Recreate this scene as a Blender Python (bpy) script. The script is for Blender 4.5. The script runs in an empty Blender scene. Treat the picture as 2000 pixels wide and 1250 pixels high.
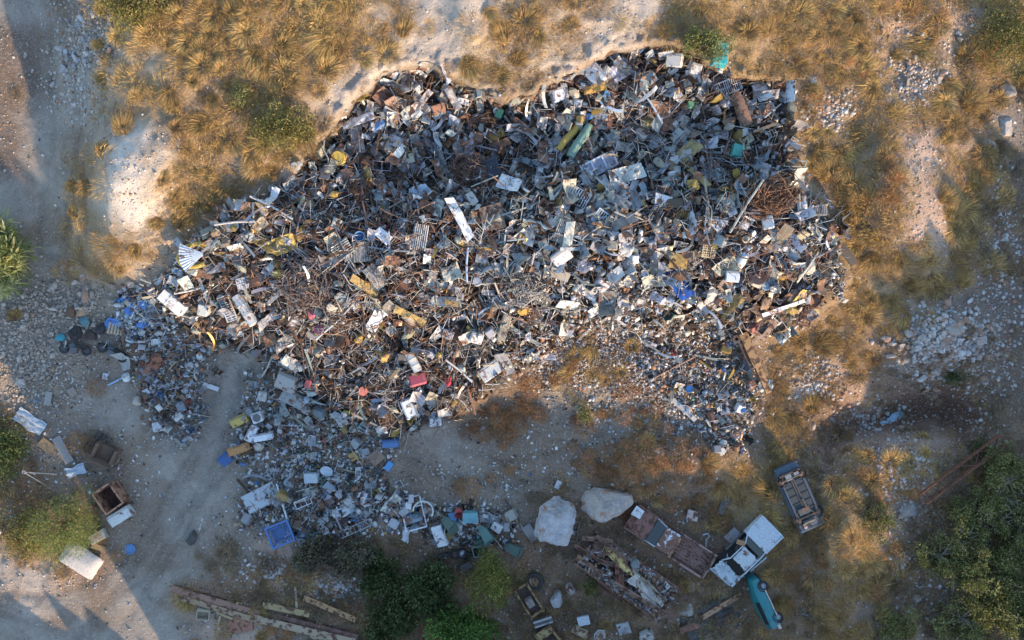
import bpy, math, random
import numpy as np
from mathutils import Vector, Matrix, noise as mnoise

# ------------------------------------------------------------------ camera, sky, sun, exposure
SC = bpy.context.scene
PX = 32.0                      # photo pixels (2000 wide) per metre on the yard level
CAMZ = 45.0
cam_d = bpy.data.cameras.new('camera')
cam_d.sensor_width = 36.0
cam_d.lens = 18.0 * CAMZ / (1000.0 / PX)
cam_d.clip_start = 0.5
cam_d.clip_end = 3000.0
cam = bpy.data.objects.new('camera', cam_d)
SC.collection.objects.link(cam)
cam.location = (0, 0, CAMZ)
cam.rotation_euler = (0, 0, 0)
SC.camera = cam

SUN_EL = math.radians(17.0)
SUN_H = np.array([0.62, -0.785]); SUN_H = SUN_H / np.linalg.norm(SUN_H)   # horizontal direction towards the sun (world x, y)
world = bpy.data.worlds.new('World'); SC.world = world
world.use_nodes = True
wn = world.node_tree
bg = wn.nodes['Background']
sky = wn.nodes.new('ShaderNodeTexSky')
sky.sky_type = 'NISHITA'
sky.sun_disc = False
sky.sun_elevation = SUN_EL
sky.sun_rotation = math.atan2(SUN_H[0], SUN_H[1])
sky.air_density = 1.0; sky.dust_density = 0.4; sky.ozone_density = 1.7
bg.inputs['Strength'].default_value = 0.15
wn.links.new(sky.outputs[0], bg.inputs['Color'])

sun_d = bpy.data.lights.new('sun', 'SUN')
sun_d.energy = 2.55
sun_d.angle = math.radians(0.6)
sun_d.color = (1.0, 0.74, 0.47)
sun = bpy.data.objects.new('sun', sun_d)
SC.collection.objects.link(sun)
to_sun = Vector((SUN_H[0] * math.cos(SUN_EL), SUN_H[1] * math.cos(SUN_EL), math.sin(SUN_EL)))
sun.rotation_euler = to_sun.to_track_quat('Z', 'Y').to_euler()
sun.location = to_sun * 80

SC.view_settings.view_transform = 'Standard'
SC.view_settings.look = 'None'
SC.view_settings.exposure = 1.62
SC.view_settings.gamma = 1.0
SC.view_settings.use_curve_mapping = False
SC.cycles.max_bounces = 5
SC.cycles.diffuse_bounces = 3
SC.cycles.glossy_bounces = 2
SC.cycles.transmission_bounces = 2
SC.cycles.transparent_max_bounces = 4
SC.cycles.caustics_reflective = False
SC.cycles.caustics_refractive = False

RNG = np.random.default_rng(7)
random.seed(7)
U = random.uniform

# ------------------------------------------------------------------ numeric helpers
def vnoise(x, y, seed=0):
    """smooth value noise on arrays, range -1..1"""
    tab = np.random.default_rng(seed).uniform(-1, 1, (256, 256))
    xi = np.floor(x).astype(int); yi = np.floor(y).astype(int)
    fx = x - xi; fy = y - yi
    fx = fx * fx * (3 - 2 * fx); fy = fy * fy * (3 - 2 * fy)
    a = tab[xi & 255, yi & 255]; b = tab[(xi + 1) & 255, yi & 255]
    c = tab[xi & 255, (yi + 1) & 255]; d = tab[(xi + 1) & 255, (yi + 1) & 255]
    return (a * (1 - fx) + b * fx) * (1 - fy) + (c * (1 - fx) + d * fx) * fy

def fbm(x, y, octaves=4, seed=0, gain=0.5):
    s = np.zeros_like(x, dtype=float); a = 1.0; t = 0
    for o in range(octaves):
        s += a * vnoise(x * 2 ** o + 13.7 * o, y * 2 ** o - 7.1 * o, seed + o); t += a; a *= gain
    return s / t

def interp_grid(g, fu, fv, cubic=True):
    """g[v,u]; fu, fv fractional indices (arrays)"""
    H, W = g.shape
    fu = np.clip(fu, 0, W - 1.0001); fv = np.clip(fv, 0, H - 1.0001)
    i = np.floor(fu).astype(int); j = np.floor(fv).astype(int)
    tu = fu - i; tv = fv - j
    if not cubic:
        i1 = np.minimum(i + 1, W - 1); j1 = np.minimum(j + 1, H - 1)
        return (g[j, i] * (1 - tu) + g[j, i1] * tu) * (1 - tv) + (g[j1, i] * (1 - tu) + g[j1, i1] * tu) * tv
    def w(t):
        return [-.5 * t + t * t - .5 * t ** 3, 1 - 2.5 * t * t + 1.5 * t ** 3, .5 * t + 2 * t * t - 1.5 * t ** 3, -.5 * t * t + .5 * t ** 3]
    wu, wv = w(tu), w(tv)
    out = np.zeros_like(tu, dtype=float)
    for a in range(4):
        jj = np.clip(j + a - 1, 0, H - 1)
        for b in range(4):
            ii = np.clip(i + b - 1, 0, W - 1)
            out += wv[a] * wu[b] * g[jj, ii]
    return out

def blur(a, s):
    r = int(3 * s) + 1
    k = np.exp(-0.5 * (np.arange(-r, r + 1) / s) ** 2); k /= k.sum()
    p = np.pad(a, r, mode='edge')
    p = np.apply_along_axis(lambda m: np.convolve(m, k, 'valid'), 0, p)
    return np.apply_along_axis(lambda m: np.convolve(m, k, 'valid'), 1, p)

def in_poly(u, v, poly):
    inside = np.zeros(u.shape, bool)
    n = len(poly)
    for k in range(n):
        x0, y0 = poly[k]; x1, y1 = poly[(k + 1) % n]
        if y0 == y1: continue
        c = ((y0 > v) != (y1 > v)) & (u < (x1 - x0) * (v - y0) / (y1 - y0) + x0)
        inside ^= c
    return inside

# ------------------------------------------------------------------ site plan (50 px cells) and levels (100 px nodes)
CELLS = [
"rrdkggggggggggsscccsssssccggggggggeffefg",
"ddkksggggggggggsccsssssccsgggggggfefeggg"[:40],
"ddrrssgggggggschhhssschhhhhhgggggffkkfgg",
"ddrrsgggsgggschhhhhhhhhhhhhhhhhfkffkkffd",
"drrrsgggggggchhhhhhhhhhhhhhhhhhfkgfffgkk",
"drrrCCCggggggh" + "h" * 17 + "gggfeefgk",
"drrgCCgggsss" + "h" * 19 + "gggfeeggr",
"rrrgCCgggss" + "h" * 21 + "ggfeegfr",
"rrrgCCsgs" + "h" * 24 + "geeegrr",
"wrrggss" + "h" * 26 + "ggeegrr",
"wrkggss" + "h" * 26 + "ggggfrr",
"kkkss" + "h" * 27 + "ggggfkrd",
"kk" + "h" * 29 + "gggfkkkkd",
"kkkyhhhhyh" + "h" * 12 + "fyfhhhhhggggwkkkwd",
"kyyyyhhhrr" + "h" * 10 + "ooffyyhhhwgfefwkwwdd",
"kkyrrhhhrr" + "h" * 9 + "ooyyyyyhhhwgetewtttwd",
"wkyyrhhhrh" + "h" * 8 + "ooyyyyyoyhhwgwtttttttw",
"wyyyyyrrrh" + "h" * 6 + "rryyyyyyoooohwgwteeeetww",
"wwyyyyrrry" + "h" * 6 + "yyyyyyyooooogggwwfefewww",
"wwwwyrrrry" + "h" * 7 + "yyyywwoowoogggwgwfewwww",
"wwwwyrrryhhhhwwhhhhhhwwwwwwwwgwgggwewwww",
"ceeoyrrrwyee" + "w" * 18 + "gwggewwwww",
"cceyrrrrwwwee" + "w" * 17 + "goggfwwwww",
"ccrrrrree" + "w" * 21 + "gwgfwwwwww",
"rrrrrrryeeey" + "w" * 18 + "gwgfwewwww",
]
CELLS = [(r + r[-1] * 40)[:40] for r in CELLS]
CELLS = [r[:37] + r[37:].replace('r', 'wd'[j % 2]) for j, r in enumerate(CELLS)]
KINDS = sorted(set(''.join(CELLS)))
CELLMAP = {k: np.array([[1.0 if c == k else 0.0 for c in r] for r in CELLS]) for k in KINDS}

LEV = np.array([
[0.8,0.8,3.8,4.9,5.2,5.3,5.4,5.5,5.5,5.6,5.6,5.5,5.4,5.2,5.0,4.6,4.2,4.0,3.6,3.2,2.6],
[0.7,0.7,3.4,4.8,5.0,5.1,5.1,5.1,5.0,5.0,5.1,5.0,4.6,4.5,4.5,4.3,4.0,3.8,3.4,3.0,2.4],
[0.6,0.6,3.2,4.6,4.8,4.8,4.7,4.5,4.0,4.0,4.1,4.0,3.6,3.4,3.6,3.6,3.6,3.5,3.2,2.8,2.3],
[0.6,0.6,3.0,4.2,4.4,4.4,4.0,3.0,2.4,2.2,2.2,2.2,2.2,2.2,2.4,2.6,3.2,3.3,3.1,2.7,2.2],
[0.6,0.6,2.6,3.4,3.6,3.2,2.2,1.7,1.5,1.5,1.5,1.5,1.5,1.5,1.7,2.0,2.8,3.1,3.1,2.6,2.0],
[0.6,0.6,2.2,2.7,2.0,1.2,1.0,1.0,1.0,1.0,1.0,1.0,1.0,1.1,1.3,1.7,2.3,2.7,2.7,2.3,1.7],
[0.6,0.5,0.6,0.8,0.7,0.6,0.6,0.6,0.6,0.7,0.8,1.0,1.1,1.1,1.1,1.4,1.9,2.2,2.2,1.9,1.4],
[0.5,0.3,0.2,0.2,0.1,0.2,0.3,0.3,0.4,0.5,0.9,1.5,1.6,1.4,1.0,1.1,1.4,1.6,1.8,1.5,1.1],
[0.4,0.2,0.0,0.0,0.0,0.0,0.1,0.2,0.3,0.4,0.5,0.9,1.0,0.9,0.7,0.9,1.0,0.3,0.3,0.4,0.8],
[0.3,0.2,0.0,0.0,0.0,0.0,0.1,0.2,0.2,0.3,0.3,0.3,0.5,0.8,0.7,0.8,1.0,1.1,1.2,1.1,0.9],
[0.4,0.3,0.1,0.0,0.0,0.0,0.1,0.1,0.1,0.2,0.2,0.2,0.3,0.4,0.5,0.7,1.1,1.2,1.0,1.0,0.9],
[0.5,0.4,0.2,0.1,0.1,0.2,0.2,0.1,0.0,0.0,0.1,0.1,0.2,0.3,0.4,0.6,1.1,1.2,1.0,1.0,1.0],
[0.4,0.4,0.2,0.2,0.3,0.4,0.3,0.2,0.1,0.1,0.1,0.1,0.2,0.3,0.4,0.6,0.9,1.0,1.0,1.1,1.2],
[0.4,0.4,0.2,0.2,0.3,0.4,0.3,0.2,0.1,0.1,0.1,0.1,0.2,0.3,0.4,0.6,0.9,1.0,1.0,1.1,1.2],
])

HEAP = [(622,300),(640,262),(690,205),(735,175),(748,148),(790,132),(835,128),(890,150),(930,180),(990,205),(1050,188),(1085,165),(1135,135),
        (1180,110),(1230,95),(1330,88),(1390,128),(1440,150),(1540,168),(1548,290),(1570,360),(1615,400),(1645,470),(1650,560),(1600,600),
        (1550,640),(1490,662),(1440,660),(1380,640),(1290,640),(1210,650),(1140,640),(1080,665),(1040,710),(990,755),(930,790),(870,828),
        (800,850),(740,840),(690,830),(640,800),(590,790),(540,730),(500,700),(470,690),(420,680),(380,660),(330,650),(290,610),(300,560),
        (340,500),(380,460),(450,405),(520,375),(580,340)]
LITTER = [  # low spreads of junk: polygon, depth in metres
 ([(120,590),(330,540),(420,660),(440,690),(400,740),(395,850),(350,885),(290,850),(265,740),(240,690),(120,690)], 0.35),
 ([(490,700),(760,800),(800,850),(770,890),(750,920),(620,920),(470,905),(440,880),(470,800)], 0.35),
 ([(480,930),(600,890),(750,900),(770,960),(860,985),(1000,985),(1035,1060),(870,1075),(800,1035),(690,1045),(520,1055),(450,1040)], 0.22),
 ([(1250,620),(1460,640),(1500,760),(1480,800),(1450,900),(1400,890),(1360,830),(1300,760),(1240,690)], 0.25),
]
# fine height map on a px lattice
F0U, F0V, FS = -240, -240, 4.0
FU = np.arange(F0U, 2240 + 1, FS); FV = np.arange(F0V, 1490 + 1, FS)
GU, GV = np.meshgrid(FU, FV)
hm = in_poly(GU + 16 * fbm(GU / 44, GV / 44, 4, 5, .65), GV + 16 * fbm(GU / 44, GV / 44, 4, 9, .65), HEAP).astype(float)
heap_s = blur(hm, 3.0); heap_m = blur(hm, 9); heap_l = blur(hm, 24)
lit_m = np.zeros_like(hm); lit_h = np.zeros_like(hm)
for poly, d in LITTER:
    m = blur(in_poly(GU, GV, poly).astype(float), 4); lit_m = np.maximum(lit_m, m); lit_h = np.maximum(lit_h, m * d)
base = interp_grid(LEV, np.clip(GU, 0, 2000) / 100, np.clip(GV, 0, 1300) / 100)
# the quarry cut behind the heap: ground drops inside the heap outline
north = np.clip((430 - GV) / 200, 0, 1) * np.clip((1600 - GU) / 150, 0, 1) * np.clip((GU - 480) / 100, 0, 1)
cut = blur(hm, 1.6) * north * 2.2
crest = np.exp(-(((GU - 1060) / 430) ** 2 + ((GV - 470) / 150) ** 2)) * 1.9 + np.exp(-(((GU - 640) / 200) ** 2 + ((GV - 560) / 110) ** 2)) * 1.0 \
      + np.exp(-(((GU - 1480) / 120) ** 2 + ((GV - 430) / 120) ** 2)) * 0.9 + np.exp(-(((GU - 1270) / 160) ** 2 + ((GV - 190) / 60) ** 2)) * 0.6
heap_h = heap_s * 0.35 + heap_m ** 2 * (0.75 + 0.4 * heap_l) + heap_m * crest
heap_h *= 1 + 0.16 * fbm(GU / 60, GV / 60, 3, 21)
heap_h += heap_s * 0.30 * fbm(GU / 26, GV / 26, 3, 22)
cm = {k: interp_grid(CELLMAP[k], (GU + 22 * fbm(GU / 60, GV / 60, 4, 31)) / 50 - 0.5, (GV + 22 * fbm(GU / 60, GV / 60, 4, 41)) / 50 - 0.5, False) for k in KINDS}
rough = 0.05 + 0.16 * (cm['g'] + cm['s'] + cm['f']) + 0.12 * cm['c'] + 0.10 * (cm['e'] + cm['k'] + cm['w'] + cm['t'] + cm['C']) - 0.03 * cm['r']
Z = base - cut + heap_h + lit_h * (1 + 0.6 * fbm(GU / 30, GV / 30, 3, 61)) + rough * (fbm(GU / 70, GV / 70, 4, 71) * 1.6 + 0.6 * fbm(GU / 14, GV / 14, 3, 81))
# bright scarp on the upper-left bank, gully lip, trench bank on the lower right
cu = GU - 212 - 0.1 * (GV - 340)
Z += 1.9 * np.exp(-((cu / np.where(cu > 0, 105, 26)) ** 2 + ((GV - 350) / 110) ** 2))
Z += (blur(hm, 7) * 4 * (1 - blur(hm, 7))) * north * 0.7 * fbm(GU / 11, GV / 11, 4, 19, .75)
Z += 0.8 * np.exp(-(((GU - 1760) / 70) ** 2 + ((GV - 400) / 130) ** 2))
Z += 0.5 * np.exp(-((GU - (905 + (GV - 0) * 0.25)) / 30) ** 2) * np.clip((130 - GV) / 60, 0, 1)
bank = 868 + 14 * np.sin(GU / 60.0) - 0.10 * (GU - 1750)
Z -= 1.25 * np.exp(-(((GV - (bank - 45)) / 40) ** 2)) * np.clip((GU - 1580) / 60, 0, 1) * np.clip((1930 - GU) / 80, 0, 1)
# bumps that catch the late sun
for (bu, bv, ru, rv, hh) in [(1320, 912, 95, 50, 1.05), (1655, 1060, 40, 110, 1.0), (1860, 660, 80, 60, 0.8)]:
    Z += hh * np.exp(-(((GU - bu) / ru) ** 2 + ((GV - bv) / rv) ** 2))
# wheel ruts on the track and the yard loop
def path_dist(pts):
    d = np.full(GU.shape, 1e9)
    for (a, b), (c, e) in zip(pts[:-1], pts[1:]):
        L2 = (c - a) ** 2 + (e - b) ** 2; t_ = np.clip(((GU - a) * (c - a) + (GV - b) * (e - b)) / L2, 0, 1)
        d = np.minimum(d, np.hypot(GU - a - t_ * (c - a), GV - b - t_ * (e - b)))
    return d
RUT = np.zeros_like(GU)
for pts in ([(150, 1300), (250, 1160), (340, 1030), (410, 900), (445, 780), (440, 690)], [(-60, 1180), (120, 1190), (260, 1120), (330, 1010), (400, 890), (470, 700)], [(780, 860), (880, 905), (1000, 925), (1120, 900), (1230, 850)], [(480, 920), (440, 960), (330, 1060), (200, 1240)], [(120, 60), (130, 250), (100, 480)]):
    dd = path_dist(pts) + 5 * fbm(GU / 50, GV / 50, 3, 13)
    RUT = np.maximum(RUT, np.exp(-((dd - 24) / 7) ** 2) * np.clip(.75 + .8 * fbm(GU / 30, GV / 30, 3, 17), 0, 1))
RUT *= (1 - heap_s) * np.clip(cm['r'] + cm['y'] + cm['d'] + cm['c'] * (GV > 900), 0, 1)
Z -= 0.05 * RUT
HEAPMASK, LITMASK = heap_s, lit_m

def sample(arr, u, v):
    u = np.asarray(u, float); v = np.asarray(v, float)
    return interp_grid(arr, (u - F0U) / FS, (v - F0V) / FS, False)
def hz(u, v): return float(sample(Z, u, v))
def P(u, v, z=None):
    if z is None: z = hz(u, v)
    k = (CAMZ - z) / CAMZ / PX
    return Vector(((u - 1000) * k, (625 - v) * k, z))
def normal_at(u, v, d=14):
    a = P(u + d, v) - P(u - d, v); b = P(u, v - d) - P(u, v + d)
    n = a.cross(b); n.normalize(); return n

# ------------------------------------------------------------------ materials
def nd(nt, t, **k):
    n = nt.nodes.new(t)
    for a, b in k.items(): setattr(n, a, b)
    return n
MATS = {}
def base_mat(name):
    m = bpy.data.materials.new(name); m.use_nodes = True
    nt = m.node_tree; bs = nt.nodes['Principled BSDF']
    MATS[name] = m
    return m, nt, bs
def mixc(nt, a, b, fac, blend='MIX'):
    n = nd(nt, 'ShaderNodeMix', data_type='RGBA', blend_type=blend)
    for s, x in ((0, fac), (6, a), (7, b)):
        if isinstance(x, (int, float)): n.inputs[s].default_value = x
        elif isinstance(x, tuple): n.inputs[s].default_value = x if len(x) == 4 else (*x, 1)
        else: nt.links.new(x, n.inputs[s])
    return n.outputs[2]
def ramp(nt, src, lo, hi):
    n = nd(nt, 'ShaderNodeMapRange'); n.inputs[1].default_value = lo; n.inputs[2].default_value = hi
    nt.links.new(src, n.inputs[0]); return n.outputs[0]
def noise_tex(nt, vec, scale, detail=4, rough=0.6):
    n = nd(nt, 'ShaderNodeTexNoise'); n.inputs['Scale'].default_value = scale; n.inputs['Detail'].default_value = detail; n.inputs['Roughness'].default_value = rough
    if vec is not None: nt.links.new(vec, n.inputs['Vector'])
    return n.outputs[0]
def bump(nt, bs, h, strength=0.4, dist=0.05):
    b = nd(nt, 'ShaderNodeBump'); b.inputs['Strength'].default_value = strength; b.inputs['Distance'].default_value = dist
    nt.links.new(h, b.inputs['Height']); nt.links.new(b.outputs[0], bs.inputs['Normal'])

def junk_mat(name, src='object', rust=0.3, rough=0.5, metal=0.0, dirt=0.4, rustcol=(0.12, 0.060, 0.038), scale=2.2, bmp=0.25, spec=0.4, dust=0.0):
    m, nt, bs = base_mat(name)
    geo = nd(nt, 'ShaderNodeNewGeometry'); info = nd(nt, 'ShaderNodeObjectInfo')
    off = nd(nt, 'ShaderNodeVectorMath', operation='SCALE'); off.inputs[0].default_value = (31.0, 17.0, 53.0)
    nt.links.new(info.outputs['Random'], off.inputs['Scale'])
    pos = nd(nt, 'ShaderNodeVectorMath', operation='ADD'); nt.links.new(geo.outputs['Position'], pos.inputs[0]); nt.links.new(off.outputs[0], pos.inputs[1])
    p = pos.outputs[0]
    if src == 'object': col = info.outputs['Color']
    else:
        at = nd(nt, 'ShaderNodeAttribute', attribute_name='Col'); col = at.outputs['Color']
    n1 = noise_tex(nt, p, scale, 5, 0.65); n2 = noise_tex(nt, p, scale * 4.5, 4, 0.7); n3 = noise_tex(nt, p, scale * 14, 2, 0.6)
    c = mixc(nt, col, (0.17, 0.135, 0.10), ramp(nt, n2, 0.42, 0.42 + 0.55 / max(dirt, .05)))
    c = mixc(nt, c, (0.6, 0.6, 0.6), ramp(nt, n3, 0.2, 1.3), 'OVERLAY')
    rc = mixc(nt, rustcol, tuple(x * 2.1 for x in rustcol), ramp(nt, n2, 0.40, 0.65))
    if name == 'stone':
        c = mixc(nt, c, (0.17, 0.165, 0.165), ramp(nt, noise_tex(nt, p, 0.9, 7, 0.72), 0.48, 0.72))
        c = mixc(nt, c, (0.62, 0.58, 0.54), ramp(nt, noise_tex(nt, p, 2.4, 5, 0.7), 0.55, 0.8))
    rf = ramp(nt, n1, 0.78 - rust * 0.62, 0.86 - rust * 0.62)
    c = mixc(nt, c, rc, rf)
    if dust: c = mixc(nt, c, (0.30, 0.255, 0.21), dust)
    nt.links.new(c, bs.inputs['Base Color'])
    bs.inputs['Roughness'].default_value = rough
    bs.inputs['Specular IOR Level'].default_value = spec
    if metal:
        inv = nd(nt, 'ShaderNodeMath', operation='MULTIPLY_ADD'); nt.links.new(rf, inv.inputs[0]); inv.inputs[1].default_value = -metal; inv.inputs[2].default_value = metal
        nt.links.new(inv.outputs[0], bs.inputs['Metallic'])
    if bmp: bump(nt, bs, n2, bmp, 0.04)
    return m
junk_mat('painted_metal', rust=0.38, rough=0.48, dirt=0.45)
junk_mat('bare_metal', rust=0.34, rough=0.38, metal=0.55, dirt=0.4)
junk_mat('rusted_metal', rust=0.46, rough=0.85, dirt=0.55, spec=0.2, rustcol=(0.085, 0.045, 0.032), scale=3)
junk_mat('dull_plastic', rust=0.10, rough=0.6, dirt=0.8, bmp=0.15, dust=0.16)
junk_mat('old_cloth', rust=0.20, rough=0.95, dirt=0.9, spec=0.1, bmp=0.5)
junk_mat('old_wood', rust=0.12, rough=0.85, dirt=0.6, spec=0.15, rustcol=(0.10, 0.07, 0.045), bmp=0.5, scale=3)
junk_mat('rubber', rust=0.0, rough=0.8, dirt=0.7, spec=0.25)
junk_mat('peeling_paint', rust=0.62, rough=0.6, dirt=0.4, scale=3.2)
junk_mat('car_paint', rust=0.26, rough=0.45, dirt=0.9, scale=2.0, bmp=0.12, spec=0.45, dust=0.06)
junk_mat('mixed_scrap', src='attr', rust=0.22, rough=0.55, dirt=0.4)
junk_mat('stone', rust=0.34, rough=0.92, dirt=0.75, rustcol=(0.24, 0.13, 0.08), scale=1.5, bmp=1.0, spec=0.15)
junk_mat('stone_attr', src='attr', rust=0.12, rough=0.92, dirt=0.4, rustcol=(0.30, 0.15, 0.08), scale=3, bmp=0.6, spec=0.15)
junk_mat('dark_pan', rust=0.08, rough=0.6, dirt=0.12, bmp=0.3)
junk_mat('faded_paint', rust=0.16, rough=0.4, dirt=0.2, scale=2.0, bmp=0.1, spec=0.45)
m, nt, bs = base_mat('dark_glass'); bs.inputs['Base Color'].default_value = (0.02, 0.025, 0.025, 1); bs.inputs['Roughness'].default_value = 0.12

def leaf_mat(name, trans=0.3, tint=(1, 1, 1)):
    m = bpy.data.materials.new(name); m.use_nodes = True; MATS[name] = m
    nt = m.node_tree; nt.nodes.remove(nt.nodes['Principled BSDF'])
    at = nd(nt, 'ShaderNodeAttribute', attribute_name='Col'); info = nd(nt, 'ShaderNodeObjectInfo')
    c = mixc(nt, at.outputs['Color'], info.outputs['Color'], 1.0, 'MULTIPLY')
    d = nd(nt, 'ShaderNodeBsdfDiffuse'); t = nd(nt, 'ShaderNodeBsdfTranslucent'); mx = nd(nt, 'ShaderNodeMixShader'); mx.inputs[0].default_value = trans
    nt.links.new(c, d.inputs[0]); nt.links.new(c, t.inputs[0]); nt.links.new(d.outputs[0], mx.inputs[1]); nt.links.new(t.outputs[0], mx.inputs[2])
    nt.links.new(mx.outputs[0], nt.nodes['Material Output'].inputs[0])
leaf_mat('grass_blade', 0.25); leaf_mat('leaf', 0.3)

# ------------------------------------------------------------------ object helpers
COL = SC.collection
def link(o): COL.objects.link(o); return o
def tag(o, label=None, cat=None, group=None, kind=None):
    if label: o['label'] = label
    if cat:
        o['category'] = cat
        if not kind: o['kind'] = 'thing'
    if group: o['group'] = group
    if kind: o['kind'] = kind
    return o

class MB:
    def __init__(s): s.v = []; s.f = []
    def add(s, vs, fs):
        n = len(s.v); s.v += [tuple(p) for p in vs]; s.f += [tuple(i + n for i in f) for f in fs]; return s
    def box(s, c, d, R=None, taper=1.0):
        x, y, z = d[0] / 2, d[1] / 2, d[2] / 2
        vs = [Vector((a * x * (taper if k > 0 else 1), b * y * (taper if k > 0 else 1), k * z)) for k in (-1, 1) for b in (-1, 1) for a in (-1, 1)]
        if R is not None: vs = [R @ p for p in vs]
        c = Vector(c)
        return s.add([p + c for p in vs], [(0, 2, 3, 1), (4, 5, 7, 6), (0, 1, 5, 4), (2, 6, 7, 3), (0, 4, 6, 2), (1, 3, 7, 5)])
    def beam(s, a, b, w, h, up=(0, 0, 1)):
        a, b = Vector(a), Vector(b); x = (b - a); L = x.length; x.normalize()
        y = Vector(up).cross(x)
        if y.length < 1e-4: y = Vector((0, 1, 0))
        y.normalize(); z = x.cross(y)
        return s.box((a + b) / 2, (L, w, h), Matrix((x, y, z)).transposed())
    def tube(s, pts, r, n=6, closed=False, cap=True):
        pts = [Vector(p) for p in pts]; m = len(pts); vs = []; fs = []
        prev = None
        for i, p in enumerate(pts):
            t = (pts[(i + 1) % m] - pts[i - 1]) if closed else (pts[min(i + 1, m - 1)] - pts[max(i - 1, 0)])
            if t.length < 1e-6: t = Vector((0, 0, 1))
            t.normalize()
            if prev is None:
                a = t.orthogonal()
            else:
                a = prev - t * prev.dot(t)
                if a.length < 1e-4: a = t.orthogonal()
            a.normalize(); prev = a; b = t.cross(a)
            rr = r[i] if isinstance(r, (list, tuple)) else r
            vs += [p + (a * math.cos(2 * math.pi * k / n) + b * math.sin(2 * math.pi * k / n)) * rr for k in range(n)]
        for i in range(m if closed else m - 1):
            j = (i + 1) % m
            fs += [(i * n + k, i * n + (k + 1) % n, j * n + (k + 1) % n, j * n + k) for k in range(n)]
        if cap and not closed:
            fs += [tuple(range(n - 1, -1, -1)), tuple((m - 1) * n + k for k in range(n))]
        return s.add(vs, fs)
    def lathe(s, prof, n=16, c=(0, 0, 0), R=None):
        c = Vector(c); vs = []; fs = []
        for (r, z) in prof:
            for k in range(n):
                p = Vector((r * math.cos(2 * math.pi * k / n), r * math.sin(2 * math.pi * k / n), z))
                vs.append((R @ p if R is not None else p) + c)
        for i in range(len(prof) - 1):
            fs += [(i * n + k, i * n + (k + 1) % n, (i + 1) * n + (k + 1) % n, (i + 1) * n + k) for k in range(n)]
        return s.add(vs, fs)
    def plate(s, fn, nx, ny, t=0.012):
        """fn(a,b)->point for a,b in 0..1 ; two skins a thickness t apart, closed by a rim"""
        g = [[Vector(fn(i / nx, j / ny)) for j in range(ny + 1)] for i in range(nx + 1)]
        top, bot = [], []
        for i in range(nx + 1):
            for j in range(ny + 1):
                dx = g[min(i + 1, nx)][j] - g[max(i - 1, 0)][j]; dy = g[i][min(j + 1, ny)] - g[i][max(j - 1, 0)]
                n = dx.cross(dy)
                n = n.normalized() if n.length > 1e-9 else Vector((0, 0, 1))
                top.append(g[i][j] + n * t / 2); bot.append(g[i][j] - n * t / 2)
        N = len(top); W = ny + 1; fs = []
        for i in range(nx):
            for j in range(ny):
                a, b, c, d = i * W + j, (i + 1) * W + j, (i + 1) * W + j + 1, i * W + j + 1
                fs += [(a, b, c, d), (N + a, N + d, N + c, N + b)]
        rim = [i * W for i in range(nx + 1)] + [nx * W + j for j in range(1, ny + 1)] + [i * W + ny for i in range(nx - 1, -1, -1)] + [j for j in range(ny - 1, 0, -1)]
        for k in range(len(rim)):
            a, b = rim[k], rim[(k + 1) % len(rim)]
            fs.append((a, N + a, N + b, b))
        return s.add(top + bot, fs)
    def mesh(s, name, mat=None, smooth=False, angle=0.6):
        me = bpy.data.meshes.new(name); me.from_pydata(s.v, [], s.f); me.update()
        if mat: me.materials.append(MATS[mat])
        if smooth:
            me.shade_smooth()
            me.set_sharp_from_angle(angle=angle)
        return me

def mesh_obj(name, me, parent=None, loc=(0, 0, 0), rot=(0, 0, 0), scale=(1, 1, 1), color=(.5, .5, .5)):
    o = bpy.data.objects.new(name, me); link(o)
    o.location = loc; o.rotation_euler = rot; o.scale = scale; o.color = (*color, 1)
    if parent is not None: o.parent = parent
    return o

class Thing:
    """an Empty at the base of a thing; part() hangs meshes under it"""
    def __init__(s, name, u, v, ang=0.0, label=None, cat=None, group=None, dz=0.0, tilt=(0, 0), z=None, follow=False):
        s.o = bpy.data.objects.new(name, None); link(s.o)
        s.o.empty_display_size = 0.2
        p = P(u, v, z); s.o.location = p + Vector((0, 0, dz))
        if follow:
            q = Vector((0, 0, 1)).rotation_difference(normal_at(u, v))
            s.o.rotation_euler = (q.to_matrix() @ Matrix.Rotation(math.radians(ang), 3, 'Z')).to_euler()
        else:
            s.o.rotation_euler = (Matrix.Rotation(math.radians(ang), 3, 'Z') @ Matrix.Rotation(math.radians(tilt[1]), 3, 'Y') @ Matrix.Rotation(math.radians(tilt[0]), 3, 'X')).to_euler()
        tag(s.o, label, cat, group)
        if label: LAND.append((u, v, label, name))
    def part(s, name, mb, mat, color=(.5, .5, .5), smooth=False, parent=None, loc=(0, 0, 0), rot=(0, 0, 0), label=None):
        me = mb if isinstance(mb, bpy.types.Mesh) else mb.mesh(name, mat, smooth)
        o = mesh_obj(name, me, parent or s.o, loc, rot, color=color)
        if label: o['label'] = label
        return o
LAND = []
def ang_of(u0, v0, u1, v1): return math.degrees(math.atan2(-(v1 - v0), u1 - u0))

def single(name, mb, mat, u, v, ang=0, color=(.5, .5, .5), label=None, cat=None, group=None, dz=0.0, tilt=(0, 0), smooth=False, scale=(1, 1, 1), follow=False, z=None):
    me = mb if isinstance(mb, bpy.types.Mesh) else mb.mesh(name, mat, smooth)
    o = mesh_obj(name, me, None, P(u, v, z) + Vector((0, 0, dz)), (0, 0, 0), scale, color)
    R = Matrix.Rotation(math.radians(ang), 3, 'Z') @ Matrix.Rotation(math.radians(tilt[1]), 3, 'Y') @ Matrix.Rotation(math.radians(tilt[0]), 3, 'X')
    if follow: R = Vector((0, 0, 1)).rotation_difference(normal_at(u, v)).to_matrix() @ R
    o.rotation_euler = R.to_euler()
    tag(o, label, cat, group)
    if label: LAND.append((u, v, label, name))
    return o

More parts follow.
